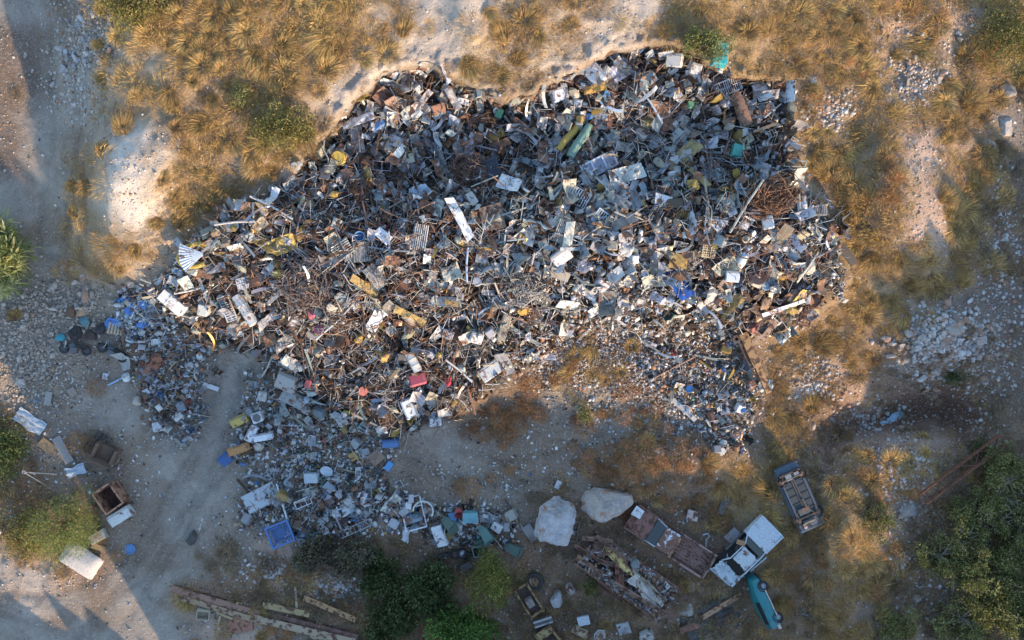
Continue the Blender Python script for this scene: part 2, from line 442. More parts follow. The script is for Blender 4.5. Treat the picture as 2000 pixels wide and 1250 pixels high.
def big_mesh(name, verts, faces, mat, cols=None, smooth=False):
    """verts (n,3) array, faces (m,k) array; cols (m,3) per face"""
    me = bpy.data.meshes.new(name)
    n, (mf, k) = len(verts), faces.shape
    me.vertices.add(n); me.vertices.foreach_set('co', np.ascontiguousarray(verts, np.float32).ravel())
    me.loops.add(mf * k); me.loops.foreach_set('vertex_index', np.ascontiguousarray(faces, np.int32).ravel())
    me.polygons.add(mf); me.polygons.foreach_set('loop_start', np.arange(0, mf * k, k, dtype=np.int32)); me.polygons.foreach_set('loop_total', np.full(mf, k, np.int32))
    me.materials.append(MATS[mat])
    if cols is not None:
        a = me.attributes.new('Col', 'FLOAT_COLOR', 'FACE')
        c = np.ones((mf, 4), np.float32); c[:, :3] = cols; a.data.foreach_set('color', c.ravel())
    me.update(calc_edges=True)
    if smooth: me.shade_smooth()
    return me
# ------------------------------------------------------------------ terrain: one sheet, fine inside the frame, stretched to far hills
def stretched(lo, hi, step, far):
    core = np.arange(lo, hi + 1e-6, step); out = []; d = step; x = hi
    while x < hi + far: d *= 1.13; x += d; out.append(x)
    out2 = []; d = step; x = lo
    while x > lo - far: d *= 1.13; x -= d; out2.append(x)
    return np.concatenate([np.array(out2[::-1]), core, np.array(out)])
def shade_ridge(u, v):
    """unseen rise added beyond the lower and the far-side edge of the frame, shaped to shade the yard from the low sun"""
    hb = interp_grid(np.array([RIDGE_B]), (u + 600) / 200.0, np.zeros_like(u))
    hr = interp_grid(np.array([RIDGE_R]), (v + 400) / 200.0, np.zeros_like(v))
    lump = 1 + 0.22 * fbm(u / 55, v / 55, 4, 91, .6)
    tree = 1.6 * np.clip(fbm(u / 26, v / 26, 3, 93, .7) + .15, 0, 1)  # bare tree-like lumps added to the crest to dapple the shadow edge
    ext = np.clip((u + 700) / 300, 0, 1)
    b = (hb * lump + tree) * np.exp(-((v - 1640 - 30 * np.sin(u / 170)) / 95) ** 2) * ext
    r = (hr * lump + tree) * np.exp(-((u - 2390 - 30 * np.sin(v / 150)) / 95) ** 2) * np.clip((1750 - v) / 100, 0, 1)
    far = 1.0 * np.clip((np.hypot(u - 1000, v - 625) - 2600) / 1500, 0, 6)
    return np.maximum(b, r) + far
#            -600 -400 -200   0   200  400  600  800 1000 1200 1400 1600 1800 2000 2200 2400 2600 2800 3000 ...
RIDGE_B = [3, 4, 4, 6, 6.8, 5.6, 4.2, 14.0, 15.5, 13.6, 11.0, 10.4, 9.0, 8.0, 5.8, 5.6, 6.0, 6.4, 7, 7, 7, 6]  # crest heights set by where the shadow edges should fall
#            -400 -200   0   200  400  600  800 1000 1200 1400 1600
RIDGE_R = [2, 2, 2.5, 3.2, 4.6, 5.6, 7.0, 9.6, 10.6, 11.6, 8.5, 7]
tu = stretched(-160, 2160, 5.0, 14000); tv = stretched(-160, 1410, 5.0, 14000)
TU, TV = np.meshgrid(tu, tv)
TZ = sample(Z, np.clip(TU, F0U, 2230), np.clip(TV, F0V, 1480))
k = (CAMZ - TZ) / CAMZ / PX
TZ = TZ + shade_ridge(TU, TV)
tverts = np.stack([(TU - 1000) * k, (625 - TV) * k, TZ], -1).reshape(-1, 3)
nr, nc = TU.shape
idx = np.arange(nr * nc).reshape(nr, nc)
tf = np.stack([idx[1:, :-1], idx[1:, 1:], idx[:-1, 1:], idx[:-1, :-1]], -1).reshape(-1, 4)
# ground colours (earth, chalk, gravel) by place
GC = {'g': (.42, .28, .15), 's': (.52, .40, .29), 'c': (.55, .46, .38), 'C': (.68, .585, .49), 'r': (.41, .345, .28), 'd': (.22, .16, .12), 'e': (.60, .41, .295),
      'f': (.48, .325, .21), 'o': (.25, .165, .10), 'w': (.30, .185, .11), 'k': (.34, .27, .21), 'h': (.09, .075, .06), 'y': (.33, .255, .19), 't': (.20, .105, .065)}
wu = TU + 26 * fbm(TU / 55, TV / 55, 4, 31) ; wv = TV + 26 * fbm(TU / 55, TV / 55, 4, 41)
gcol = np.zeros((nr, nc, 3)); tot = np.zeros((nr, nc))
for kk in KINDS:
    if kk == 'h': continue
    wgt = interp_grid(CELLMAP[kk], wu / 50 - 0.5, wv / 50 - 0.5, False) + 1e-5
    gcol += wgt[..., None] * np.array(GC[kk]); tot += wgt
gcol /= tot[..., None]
hw = np.clip(sample(HEAPMASK, np.clip(TU, F0U, 2230), np.clip(TV, F0V, 1480)) * 1.6 - 0.45, 0, 1)[..., None]
lw = np.clip(sample(LITMASK, np.clip(TU, F0U, 2230), np.clip(TV, F0V, 1480)) * 1.2, 0, 1)[..., None] * 0.55
gcol = gcol * (1 - lw) + np.array((.17, .145, .12)) * lw
gcol = gcol * (1 - hw) + np.array(GC['h']) * hw
gcol *= (1 + 0.30 * fbm(TU / 38, TV / 38, 5, 55, .65))[..., None]
patch = np.clip(1.8 * fbm(TU / 90, TV / 90, 5, 57, .6), 0, .55)[..., None] * (1 - hw)
gcol = gcol * (1 - patch) + np.array((.25, .165, .105)) * patch
gcol *= (1 - 0.30 * sample(RUT, np.clip(TU, F0U, 2230), np.clip(TV, F0V, 1480)))[..., None]
m, nt, bs = base_mat('earth')
geo = nd(nt, 'ShaderNodeNewGeometry'); p = geo.outputs['Position']
at = nd(nt, 'ShaderNodeAttribute', attribute_name='Col')
n1 = noise_tex(nt, p, 1.6, 8, 0.75); n2 = noise_tex(nt, p, 6.0, 6, 0.8); n3 = noise_tex(nt, p, 24.0, 3, 0.8)
c = mixc(nt, at.outputs['Color'], mixc(nt, at.outputs['Color'], (0.75, 0.68, 0.60), 0.5), ramp(nt, n2, 0.50, 0.75))
c = mixc(nt, c, (0.10, 0.075, 0.055), ramp(nt, n1, 0.52, 0.95))
c = mixc(nt, c, (0.09, 0.07, 0.055), ramp(nt, n3, 0.56, 0.95))
vor = nd(nt, 'ShaderNodeTexVoronoi'); vor.inputs['Scale'].default_value = 7.0; nt.links.new(p, vor.inputs['Vector'])
sep = nd(nt, 'ShaderNodeSeparateColor'); nt.links.new(vor.outputs['Color'], sep.inputs[0])
peb = nd(nt, 'ShaderNodeMath', operation='MULTIPLY'); nt.links.new(ramp(nt, vor.outputs['Distance'], 0.36, 0.26), peb.inputs[0]); nt.links.new(ramp(nt, sep.outputs[0], 0.80, 0.84), peb.inputs[1])
pc = mixc(nt, at.outputs['Color'], (0.75, 0.70, 0.64), 0.45)
c = mixc(nt, c, pc, peb.outputs[0])
nt.links.new(c, bs.inputs['Base Color']); bs.inputs['Roughness'].default_value = 0.95; bs.inputs['Specular IOR Level'].default_value = 0.15
hsum = nd(nt, 'ShaderNodeMath', operation='MULTIPLY_ADD'); nt.links.new(n2, hsum.inputs[0]); hsum.inputs[1].default_value = 1.0; nt.links.new(peb.outputs[0], hsum.inputs[2])
bump(nt, bs, hsum.outputs[0], 1.0, 0.16)
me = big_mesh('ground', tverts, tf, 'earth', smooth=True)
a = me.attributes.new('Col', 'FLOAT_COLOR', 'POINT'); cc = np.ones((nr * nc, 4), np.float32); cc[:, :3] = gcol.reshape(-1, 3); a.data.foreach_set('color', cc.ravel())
ground = mesh_obj('ground', me); tag(ground, kind='structure')
# ------------------------------------------------------------------ grasses: blades as narrow tapered strips
def tuft_blades(n, rad, height, lean, rng, width=0.03, base=0.12, wind=(0, 0), col=(.42, .29, .12), var=0.42, seg=2):
    """returns verts, tri faces, face colours of n arching blades growing from a small disc"""
    az = rng.uniform(0, 2 * np.pi, n); r0 = base * np.sqrt(rng.uniform(0, 1, n)); L = height * rng.uniform(.55, 1.1, n)
    out = rng.uniform(.25, 1.0, n) * lean
    d = np.stack([np.cos(az), np.sin(az)], 1)
    p0 = np.stack([d[:, 0] * r0, d[:, 1] * r0, np.zeros(n) - 0.04], 1)
    reach = (rad * out)[:, None] * d + np.array(wind)
    p1 = p0.copy(); p1[:, :2] += reach * 0.42; p1[:, 2] = L * 0.72
    p2 = p0.copy(); p2[:, :2] += reach * (1.0 + 0.15 * rng.normal(size=n))[:, None]; p2[:, 2] = L * (1.0 - 0.55 * out)
    side = np.stack([-np.sin(az), np.cos(az), np.zeros(n)], 1); roll = rng.uniform(-.9, .9, n)
    side = side * np.cos(roll)[:, None]; side[:, 2] = np.sin(roll)
    w = width * rng.uniform(.6, 1.3, n)[:, None]
    V = np.stack([p0, p1 - side * w * .5, p2, p1 + side * w * .5], 1).reshape(-1, 3)
    b = np.arange(n)[:, None] * 4
    F = np.concatenate([b + np.array([[0, 1, 3]]), b + np.array([[1, 2, 3]])], 0)
    shade = rng.uniform(1 - var, 1 + var, n)[:, None] * np.array(col) * (1 + 0.12 * rng.normal(size=(n, 3)) * np.array([.6, .4, 1]))
    dead = rng.uniform(0, 1, n) < 0.18; shade[dead] = np.array((.23, .17, .11)) * rng.uniform(.7, 1.2, (dead.sum(), 1))
    C = np.clip(np.concatenate([shade, shade], 0), .01, .9)
    return V, F, C
def brush_twigs(n, rad, height, rng, col, width=0.05, l0=.06, l1=.22):
    """low dry brush: short random leaflets through a flattened dome"""
    q = rng.normal(size=(n, 3)); q /= np.linalg.norm(q, axis=1)[:, None]; q *= rng.uniform(.25, 1, n)[:, None] ** .6
    c = q * np.array([rad, rad, height]); c[:, 2] = np.abs(c[:, 2])
    d = q + rng.normal(size=(n, 3)) * .7; d[:, 2] = np.abs(d[:, 2]) * .7; d /= np.linalg.norm(d, axis=1)[:, None]
    s = np.cross(d, rng.normal(size=(n, 3))); s /= np.linalg.norm(s, axis=1)[:, None]
    L = rng.uniform(l0, l1, n)[:, None]; w = width * rng.uniform(.4, 1, n)[:, None]
    V = np.stack([c - s * w / 2, c + s * w / 2, c + d * L], 1).reshape(-1, 3)
    F = (np.arange(n)[:, None] * 3 + np.array([[0, 1, 2]]))
    C = np.clip(rng.uniform(.6, 1.35, n)[:, None] * np.array(col) * (1 + .12 * rng.normal(size=(n, 3))), .01, .9)
    return V, F, C

rg = np.random.default_rng(11)
TUSS, BRUSH, WEED = [], [], []
for i in range(9):
    wnd = rg.normal(size=2) * .22 + np.array([-.06, .05])
    TUSS.append(tuft_blades(520, rg.uniform(.35, .65), rg.uniform(.35, .6), 1.0, rg, .017, rg.uniform(.18, .4), wnd, col=(.72, .48, .185)))
for i in range(6):
    BRUSH.append(brush_twigs(520, rg.uniform(.5, .85), rg.uniform(.35, .6), rg, (.56, .32, .15), .030, .12, .34))
    V, F, C = brush_twigs(200, rg.uniform(.4, .6), rg.uniform(.22, .4), rg, (.34, .245, .16), .026); V2, F2, C2 = tuft_blades(120, .4, .45, 1, rg, .018, .3, (0, 0), (.42, .32, .18))
    WEED.append((np.concatenate([V, V2]), np.concatenate([F, F2 + len(V)]), np.concatenate([C, C2])))
def tuft_meshes(src, nm): return [big_mesh(nm, v, f, 'grass_blade', c) for v, f, c in src]
TUSS_M, BRUSH_M, WEED_M = tuft_meshes(TUSS, 'grass_tussock'), tuft_meshes(BRUSH, 'brush_clump'), tuft_meshes(WEED, 'weed_clump')

def dens(u, v, want):
    return sum(sample(cm[k], u, v) * w for k, w in want.items())
HEROKEEP = []     # (u, v, r): keep clear of plants
def free_of(u, v):
    return all((u - a) ** 2 + (v - b) ** 2 > r * r for a, b, r in HEROKEEP)
HEROKEEP += [(1300, 1050, 60), (1265, 1010, 40), (1350, 1080, 50), (1455, 1070, 58), (1550, 935, 34), (1560, 985, 34), (1480, 1160, 36), (1495, 1195, 30), (1180, 1090, 60), (1240, 1130, 60),
             (1290, 1170, 45), (1075, 1020, 45), (1170, 985, 48), (165, 1088, 40), (225, 965, 38), (240, 1000, 30), (215, 880, 35), (1960, 250, 34), (1770, 1000, 30), (285, 310, 52), (268, 390, 50), (310, 265, 34), (245, 440, 30), (1812, 425, 40), (1800, 350, 26), (1830, 475, 26), (1760, 60, 30)]
def scatter(n, want, rng, sp, lo=0.0):
    """dart throwing with spacing sp px, probability by ground kind, off the heap"""
    cell = {}; out = []
    us = rng.uniform(-30, 2030, n); vs = rng.uniform(-30, 1280, n); pr = rng.uniform(0, 1, n)
    d = dens(us, vs, want) - 3 * sample(HEAPMASK, us, vs) - 1.5 * sample(LITMASK, us, vs)
    d = d * (.9 + 1.5 * fbm(us / 60, vs / 60, 4, 77)) - 0.04
    for u, v, q, dd in zip(us, vs, pr, d):
        if q > dd or not free_of(u, v): continue
        key = (int(u // sp), int(v // sp))
        if any((u - a) ** 2 + (v - b) ** 2 < sp * sp for i in (-1, 0, 1) for j in (-1, 0, 1) for a, b in cell.get((key[0] + i, key[1] + j), ())): continue
        cell.setdefault(key, []).append((u, v)); out.append((u, v))
    return out
def merge_tufts(spots, src, rng, smin, smax, tint=0.18):
    Vs, Fs, Cs = [], [], []; off = 0
    for (u, v) in spots:
        V, F, C = src[rng.integers(len(src))]
        s = rng.uniform(smin, smax); a = rng.uniform(0, 6.283); ca, sa = math.cos(a), math.sin(a)
        p = P(u, v)
        W = np.empty_like(V); W[:, 0] = (V[:, 0] * ca - V[:, 1] * sa) * s + p.x; W[:, 1] = (V[:, 0] * sa + V[:, 1] * ca) * s + p.y; W[:, 2] = V[:, 2] * s * rng.uniform(.8, 1.15) + p.z
        Vs.append(W); Fs.append(F + off); tn = .5 + .9 * float(fbm(np.array([u / 60.]), np.array([v / 60.]), 3, 101)[0]); Cs.append(C * rng.uniform(1 - tint, 1 + tint) * (np.array([1, 1, 1]) * (1 - tn) + np.array([.72, .66, .66]) * tn)); off += len(V)
    return np.concatenate(Vs), np.concatenate(Fs), np.concatenate(Cs)
# countable tussocks: the large ones, each a thing of its own; the rest is one sward
tus = scatter(9000, {'g': 1.1, 's': .55, 'f': .7, 'e': .2, 'o': .06, 'C': .04, 'k': .06, 'w': .05, 'c': .05}, rg, 28)
inframe = [(u, v) for u, v in tus if 5 < u < 1995 and 5 < v < 1245]
rg.shuffle(inframe)
TUSSOCKS = [tuple(t) for t in inframe[:230]]
rest = [tuple(t) for t in inframe[230:]] + [t for t in tus if not (5 < t[0] < 1995 and 5 < t[1] < 1245)]
rest += scatter(14000, {'g': 1.0, 's': .6, 'f': .75, 'e': .25, 'o': .08, 'w': .22}, rg, 13)
V, F, C = merge_tufts(rest, [(v, f, c) for v, f, c in [tuft_blades(190, rg.uniform(.12, .38), rg.uniform(.16, .34), 1.0, rg, .018, .6, rg.normal(size=2) * .14 + np.array([-.06, .06]), col=(.69, .455, .17)) for _ in range(12)]], rg, .6, 1.25)
tag(mesh_obj('dry_grass', big_mesh('dry_grass', V, F, 'grass_blade', C), color=(1, 1, 1)), 'dry golden grass covering the banks around the scrap heap', 'grass', kind='stuff')
br = scatter(11000, {'o': 1.5, 'y': .10, 'f': .12, 'e': .06}, rg, 17)
V, F, C = merge_tufts(br, BRUSH, rg, .4, 1.1, .3)
tag(mesh_obj('dry_brush', big_mesh('dry_brush', V, F, 'grass_blade', C), color=(1, 1, 1)), 'low rust brown dry brush beside the open yard', 'brush', kind='stuff')
PALEB = [brush_twigs(360, rg.uniform(.4, .65), rg.uniform(.3, .5), rg, (.46, .36, .26), .024, .12, .32) for _ in range(5)]
pb = scatter(4200, {'w': .50, 'e': .12, 'f': .15, 't': .10}, rg, 26)
pb = [p for p in pb if p[0] > 1000 or p[1] > 1050]
V, F, C = merge_tufts(pb, PALEB, rg, .5, 1.2, .3)
tag(mesh_obj('pale_brush', big_mesh('pale_brush', V, F, 'grass_blade', C), color=(1, 1, 1)), 'pale dead brush between the shrubs on the lower right', 'brush', kind='stuff')
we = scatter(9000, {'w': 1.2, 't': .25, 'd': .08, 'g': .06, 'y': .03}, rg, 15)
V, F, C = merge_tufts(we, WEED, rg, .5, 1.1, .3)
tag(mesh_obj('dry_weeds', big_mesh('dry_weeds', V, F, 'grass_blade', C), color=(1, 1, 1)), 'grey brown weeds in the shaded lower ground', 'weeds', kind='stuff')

# ------------------------------------------------------------------ shrubs and trees: stems plus a crown of small leaves in clumps
def crown(n, rx, ry, rz, rng, leaf=.11, clumps=40, cols=((.07, .10, .03), (.12, .16, .045), (.045, .07, .025)), lobe=.34, shape='leaf', gap=.0):
    q = rng.normal(size=(clumps, 3)); q /= np.linalg.norm(q, axis=1)[:, None]; q *= rng.uniform(.35, 1.0, clumps)[:, None]
    cc = q * np.array([rx, ry, rz]); cc[:, 2] = rz * 1.05 + cc[:, 2] * .95
    size = rng.uniform(.6, 1.3, clumps) * lobe * min(rx, ry)
    k = rng.integers(0, clumps, n)
    o = rng.normal(size=(n, 3)); o /= np.linalg.norm(o, axis=1)[:, None]; o *= (rng.uniform(.3, 1, n) ** .5 * np.where(rng.uniform(0, 1, n) < .16, rng.uniform(1.1, 1.9, n), 1))[:, None]
    c = cc[k] + o * size[k][:, None] * np.array([1, 1, .8])
    d = o + rng.normal(size=(n, 3)) * .5; d[:, 2] += .25; d /= np.linalg.norm(d, axis=1)[:, None]
    s = np.cross(d, rng.normal(size=(n, 3))); s /= np.linalg.norm(s, axis=1)[:, None] + 1e-9
    L = leaf * rng.uniform(.6, 1.4, n)[:, None]; w = L * (.5 if shape == 'leaf' else .16)
    V = np.stack([c, c + d * L * .45 + s * w * .5, c + d * L, c + d * L * .45 - s * w * .5], 1).reshape(-1, 3)
    F = np.arange(n)[:, None] * 4 + np.array([[0, 1, 2, 3]])
    tone = rng.uniform(.75, 1.3, clumps)[k][:, None] * rng.uniform(.75, 1.25, n)[:, None]
    C = np.array(cols)[rng.integers(0, len(cols), n)] * tone
    return V, F, np.clip(C, .008, .8), cc
def stems_mesh(cc, rng, r=.07, many=14):
    mb = MB()
    root = Vector((0, 0, -.1))
    fork = Vector((rng.normal() * .1, rng.normal() * .1, float(cc[:, 2].mean()) * .35 + .1))
    mb.tube([root, fork * .5 + Vector((.05, 0, 0)), fork], [r, r * .85, r * .7], 7)
    for i in range(min(many, len(cc))):
        e = Vector(cc[i]); mid = fork.lerp(e, .5) + Vector((rng.normal() * .1, rng.normal() * .1, .12))
        mb.tube([fork, mid, e], [r * .55, r * .35, r * .12], 5)
    return mb
CROWNS = {}
def plant(name, u, v, rx, ry, rz, label, cat, pal, n=6000, leaf=.11, clumps=40, key=None, group=None, shape='leaf', stem=.06, seed=0, dz=0., lobe=.34, stemcol=(.16, .11, .075), many=14):
    rng = np.random.default_rng(seed + 500)
    kk = key or (name, seed)
    if kk not in CROWNS:
        V, F, C, cc = crown(n, rx, ry, rz, rng, leaf, clumps, pal, lobe, shape)
        CROWNS[kk] = (big_mesh('crown', V, F, 'leaf', C), stems_mesh(cc, rng, stem, many).mesh('trunk', 'old_wood'), rx, ry, rz)
    mc, mt, bx, by, bz = CROWNS[kk]
    t = Thing(name, u, v, U(0, 360) if key else 0, label, cat, group, dz=dz)
    t.o.scale = (rx / bx, ry / by, rz / bz)
    t.part('crown', mc, None, (1, 1, 1)); t.part('trunk', mt, None, stemcol)
    return t
OLIVE = ((.19, .18, .055), (.26, .235, .085), (.12, .12, .04), (.30, .24, .11))
BRIGHT = ((.20, .24, .07), (.27, .31, .10), (.13, .16, .05), (.31, .30, .12))
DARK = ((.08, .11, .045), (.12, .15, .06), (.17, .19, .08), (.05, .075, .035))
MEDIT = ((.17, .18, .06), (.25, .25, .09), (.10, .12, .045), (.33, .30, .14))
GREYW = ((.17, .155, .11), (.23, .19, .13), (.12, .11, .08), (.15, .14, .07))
CANE = ((.30, .32, .12), (.40, .41, .17), (.20, .24, .09), (.46, .43, .20))
plant('feathery_tree', 152, 1012, 2.1, 2.2, 1.5, 'bright green feathery tree beside the open rusty box', 'tree', BRIGHT, 15000, .13, 90, shape='thin', seed=1, stem=.12, lobe=.3)
plant('olive_shrub', 272, 12, 2.1, 1.5, .9, 'olive shrub at the photo top beside the grey stones', 'shrub', OLIVE, 6500, .12, 50, seed=2)
plant('cane_plant', 24, 500, 1.6, 2.1, 1.5, 'yellow green cane plant with long blades at the left edge', 'plant', CANE, 3000, .62, 40, shape='thin', seed=3, lobe=.30)
plant('round_bush', 560, 262, 1.7, 1.5, .7, 'yellow green bush on the bank left of the scrap heap', 'bush', OLIVE, 5500, .11, 44, seed=4)
plant('leafy_bush', 1368, 92, 1.5, 1.0, .6, 'green bush behind the turquoise chest', 'bush', MEDIT, 3800, .11, 30, seed=5)
plant('large_bush', 1962, 92, 2.2, 2.2, 1.1, 'large olive green bush at the upper right corner', 'bush', OLIVE, 9500, .11, 70, seed=6)
plant('dark_shrub', 25, 880, 1.7, 2.1, 1.0, 'dark green shrub at the left edge above the feathery tree', 'shrub', DARK, 7500, .12, 60, seed=7)
plant('pale_shrub', 55, 1040, 2.0, 1.5, .6, 'pale olive shrub left of the feathery tree', 'shrub', OLIVE, 5000, .10, 50, seed=8)
plant('upright_tree', 962, 1112, 1.25, 1.9, 1.7, 'narrow yellow green tree beside the stacked tyres', 'tree', ((.19, .19, .05), (.28, .27, .08), (.10, .115, .035)), 7500, .11, 55, seed=9)
plant('broad_tree', 910, 1218, 2.2, 1.3, 1.3, 'round leaved green tree at the photo bottom below the tyres', 'tree', ((.12, .19, .05), (.18, .27, .07), (.07, .12, .04)), 8500, .17, 60, seed=10)
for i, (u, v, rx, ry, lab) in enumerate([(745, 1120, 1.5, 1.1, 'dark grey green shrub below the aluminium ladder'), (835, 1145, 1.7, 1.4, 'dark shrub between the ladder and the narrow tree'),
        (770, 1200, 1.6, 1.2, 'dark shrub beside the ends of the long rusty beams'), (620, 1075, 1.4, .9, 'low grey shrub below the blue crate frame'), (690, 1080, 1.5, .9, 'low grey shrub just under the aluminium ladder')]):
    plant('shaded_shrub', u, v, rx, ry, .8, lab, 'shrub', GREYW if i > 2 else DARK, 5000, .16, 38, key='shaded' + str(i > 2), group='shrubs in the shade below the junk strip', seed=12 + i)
for i, (u, v, rx, ry, rz, lab) in enumerate([(1955, 930, 2.0, 1.9, .9, 'green thicket shrub touching the rusty truss'), (1890, 1000, 1.9, 1.6, .9, 'green thicket shrub below the rusty truss'), (1975, 1050, 2.0, 2.0, 1.0, 'green thicket shrub at the right edge, middle of three'),
        (1830, 1080, 1.5, 1.6, .8, 'smallest green shrub of the thicket, jutting toward the grass'), (1905, 1115, 2.2, 1.8, 1.1, 'broad green thicket shrub in the middle of the thicket'), (1965, 1180, 2.0, 1.8, 1.0, 'green thicket shrub in the lower right corner'),
        (1870, 1200, 1.8, 1.6, .9, 'green thicket shrub at the photo bottom beside the corner one')]):
    plant('thicket_shrub', u, v, rx, ry, rz, lab, 'shrub', MEDIT, 8000, .12, 50, key='thicket%d' % (i % 3), lobe=.22, group='evergreen shrubs of the lower right thicket', seed=20 + i % 3, stemcol=(.34, .28, .22), many=22)
for u, v, r, lab in [(1708, 1012, 1.0, 'small round green bush right of the belly-up car'), (1742, 1215, 1.1, 'small round green bush at the photo bottom right'), (1150, 1140, .55, 'tiny green bush beside the scrap trailer')]:
    plant('small_bush', u, v, r, r * 1.2, .6, lab, 'bush', MEDIT, 3200, .10, 26, key='smallbush', group='small round green bushes', seed=30)
for u, v, lab in [(1140, 805, 'small green weed in the open yard'), (1905, 880, 'dark bush behind the rusty truss'), (1860, 735, 'dark bush below the pale rock pile'), (475, 195, 'thin green bush on the upper left bank')]:
    plant('wild_bush', u, v, .7, .6, .35, lab, 'bush', DARK if u > 1800 else MEDIT, 1100, .09, 14, key='wild%d' % (u > 1800), seed=33)
# bare twigs in the lower right thicket
for i, (u, v) in enumerate([(1945, 955), (1860, 1045), (1925, 1010), (1880, 1150), (1990, 960), (1855, 1110)]):
    mb = MB(); r_ = random.Random(i)
    for k in range(9):
        a = r_.uniform(0, 6.28); L = r_.uniform(.5, 1.3)
        p1 = Vector((math.cos(a) * L * .5, math.sin(a) * L * .5, r_.uniform(.9, 1.5))); p2 = p1 + Vector((math.cos(a + .5) * L * .5, math.sin(a + .5) * L * .5, .25))
        mb.tube([(0, 0, 0), p1, p2], [.03, .018, .006], 4); mb.tube([p1, p1 + Vector((math.cos(a - .7) * .4, math.sin(a - .7) * .4, .2))], [.014, .004], 4)
    single('dead_shrub', mb, 'old_wood', u, v, 0, (.45, .38, .30), ['bare grey dead shrub at the end of the rusty truss', 'bare grey twigs at the thicket edge facing the grass', 'bare twigs below the rusty truss', 'bare twigs low in the thicket', 'bare grey twigs at the right edge near the truss', 'bare twigs in the thicket centre'][i], 'dead shrub', 'dead shrubs in the thicket', scale=(1, 1, .8))
# ------------------------------------------------------------------ shared small builders
WHITE = (.66, .67, .67); OFFW = (.56, .55, .51); GREY = (.32, .33, .34); DGREY = (.10, .105, .11); STEEL = (.45, .46, .47); BLUEGR = (.34, .40, .45)
RUST = (.22, .10, .055); DRUST = (.12, .06, .04); OCHRE = (.50, .33, .10); TAN = (.42, .30, .19); BROWN = (.20, .12, .075); BLACK = (.025, .025, .028)
BLUE = (.05, .17, .42); TEAL = (.03, .27, .30); GREEN = (.05, .22, .13); RED = (.45, .05, .05); PINK = (.62, .12, .17); YELLOW = (.55, .38, .08); SAGE = (.20, .27, .23); SKYB = (.28, .42, .55)
def rot(x=0, y=0, z=0):
    return Matrix.Rotation(math.radians(z), 3, 'Z') @ Matrix.Rotation(math.radians(y), 3, 'Y') @ Matrix.Rotation(math.radians(x), 3, 'X')
def wheel(t, loc, r=.3, w=.2, axis='Y', rimcol=(.35, .35, .36), sink=0):
    """tyre with a rim as its sub-part, hung under thing t"""
    R = rot(90, 0, 0) if axis == 'Y' else (rot(0, 90, 0) if axis == 'X' else rot())
    mb = MB().lathe([(r * .58, -w / 2 * .8), (r * .9, -w / 2), (r, -w / 2 * .6), (r, w / 2 * .6), (r * .9, w / 2), (r * .58, w / 2 * .8), (r * .58, -w / 2 * .8)], 18, (0, 0, 0), R)
    ty = t.part('tyre', mb, 'rubber', (.03, .03, .032), True, loc=loc)
    mb = MB().lathe([(.001, w * .25), (r * .22, w * .30), (r * .25, w * .12), (r * .5, w * .10), (r * .59, w * .38), (r * .59, -w * .38), (.001, -w * .3)], 18, (0, 0, 0), R)
    t.part('rim', mb, 'bare_metal', rimcol, True, parent=ty)
    return ty
def crumple(L, W, amp, seed, fold=0.0, nx=8, ny=6, t=.012, curl=0.0):
    """a dented sheet L x W as a plate"""
    r_ = random.Random(seed); o = Vector((r_.uniform(0, 99), r_.uniform(0, 99), 0)); fa = r_.uniform(0, 3.14); fc = r_.uniform(-.25, .25)
    cor = [r_.uniform(-.12, .12) for _ in range(8)]
    def fn(a, b):
        x = (a - .5) * L; y = (b - .5) * W
        x += L * (cor[0] * b + cor[1] * (1 - b)) * (a - .5); y += W * (cor[2] * a + cor[3] * (1 - a)) * (b - .5)
        z = amp * (mnoise.noise(Vector((x * 2.2, y * 2.2, 0)) + o) + .5 * mnoise.noise(Vector((x * 5, y * 5, 3)) + o))
        q = (math.cos(fa) * x + math.sin(fa) * y) / max(L, W) - fc
        z += fold * max(L, W) * abs(q)
        z += curl * ((a - .5) ** 2) * 4 * L * .3
        return (x, y, z)
    return MB().plate(fn, nx, ny, t)
def corrugated(L, W, n=8, amp=.03, bend=0.0, seed=0):
    def fn(a, b):
        return ((a - .5) * L, (b - .5) * W, amp * math.sin(b * n * 2 * math.pi) + bend * math.sin(a * 3.14) + .03 * mnoise.noise(Vector((a * 3 + seed, b * 3, 0))))
    return MB().plate(fn, 6, n * 4, .012)
def rock_mesh(seed, sub=2, rough=.32, flat=.75):
    import bmesh
    bm = bmesh.new(); bmesh.ops.create_icosphere(bm, subdivisions=sub, radius=1.0)
    r_ = random.Random(seed); o = Vector((r_.uniform(0, 50), r_.uniform(0, 50), r_.uniform(0, 50)))
    pl = [(Vector((r_.gauss(0, 1), r_.gauss(0, 1), r_.gauss(0, .8))).normalized(), r_.uniform(.42, .80)) for _ in range(12)]
    for vv in bm.verts:
        p = vv.co.copy()
        p *= 1 + rough * mnoise.noise(p * 1.1 + o) + rough * .35 * mnoise.noise(p * 3.1 + o)
        for nrm, d in pl:
            k = p.dot(nrm)
            if k > d: p -= nrm * (k - d) * .93
        if sub > 2: p *= 1 + rough * (.22 * abs(mnoise.noise(p * 1.7 + o)) + .16 * mnoise.noise(p * 4 + o) + .09 * mnoise.noise(p * 11 + o)) - .03
        p.z *= flat; vv.co = p
    me = bpy.data.meshes.new('stone'); bm.to_mesh(me); bm.free(); me.materials.append(MATS['stone'])
    if sub > 2: me.shade_smooth(); me.set_sharp_from_angle(angle=.5)
    return me

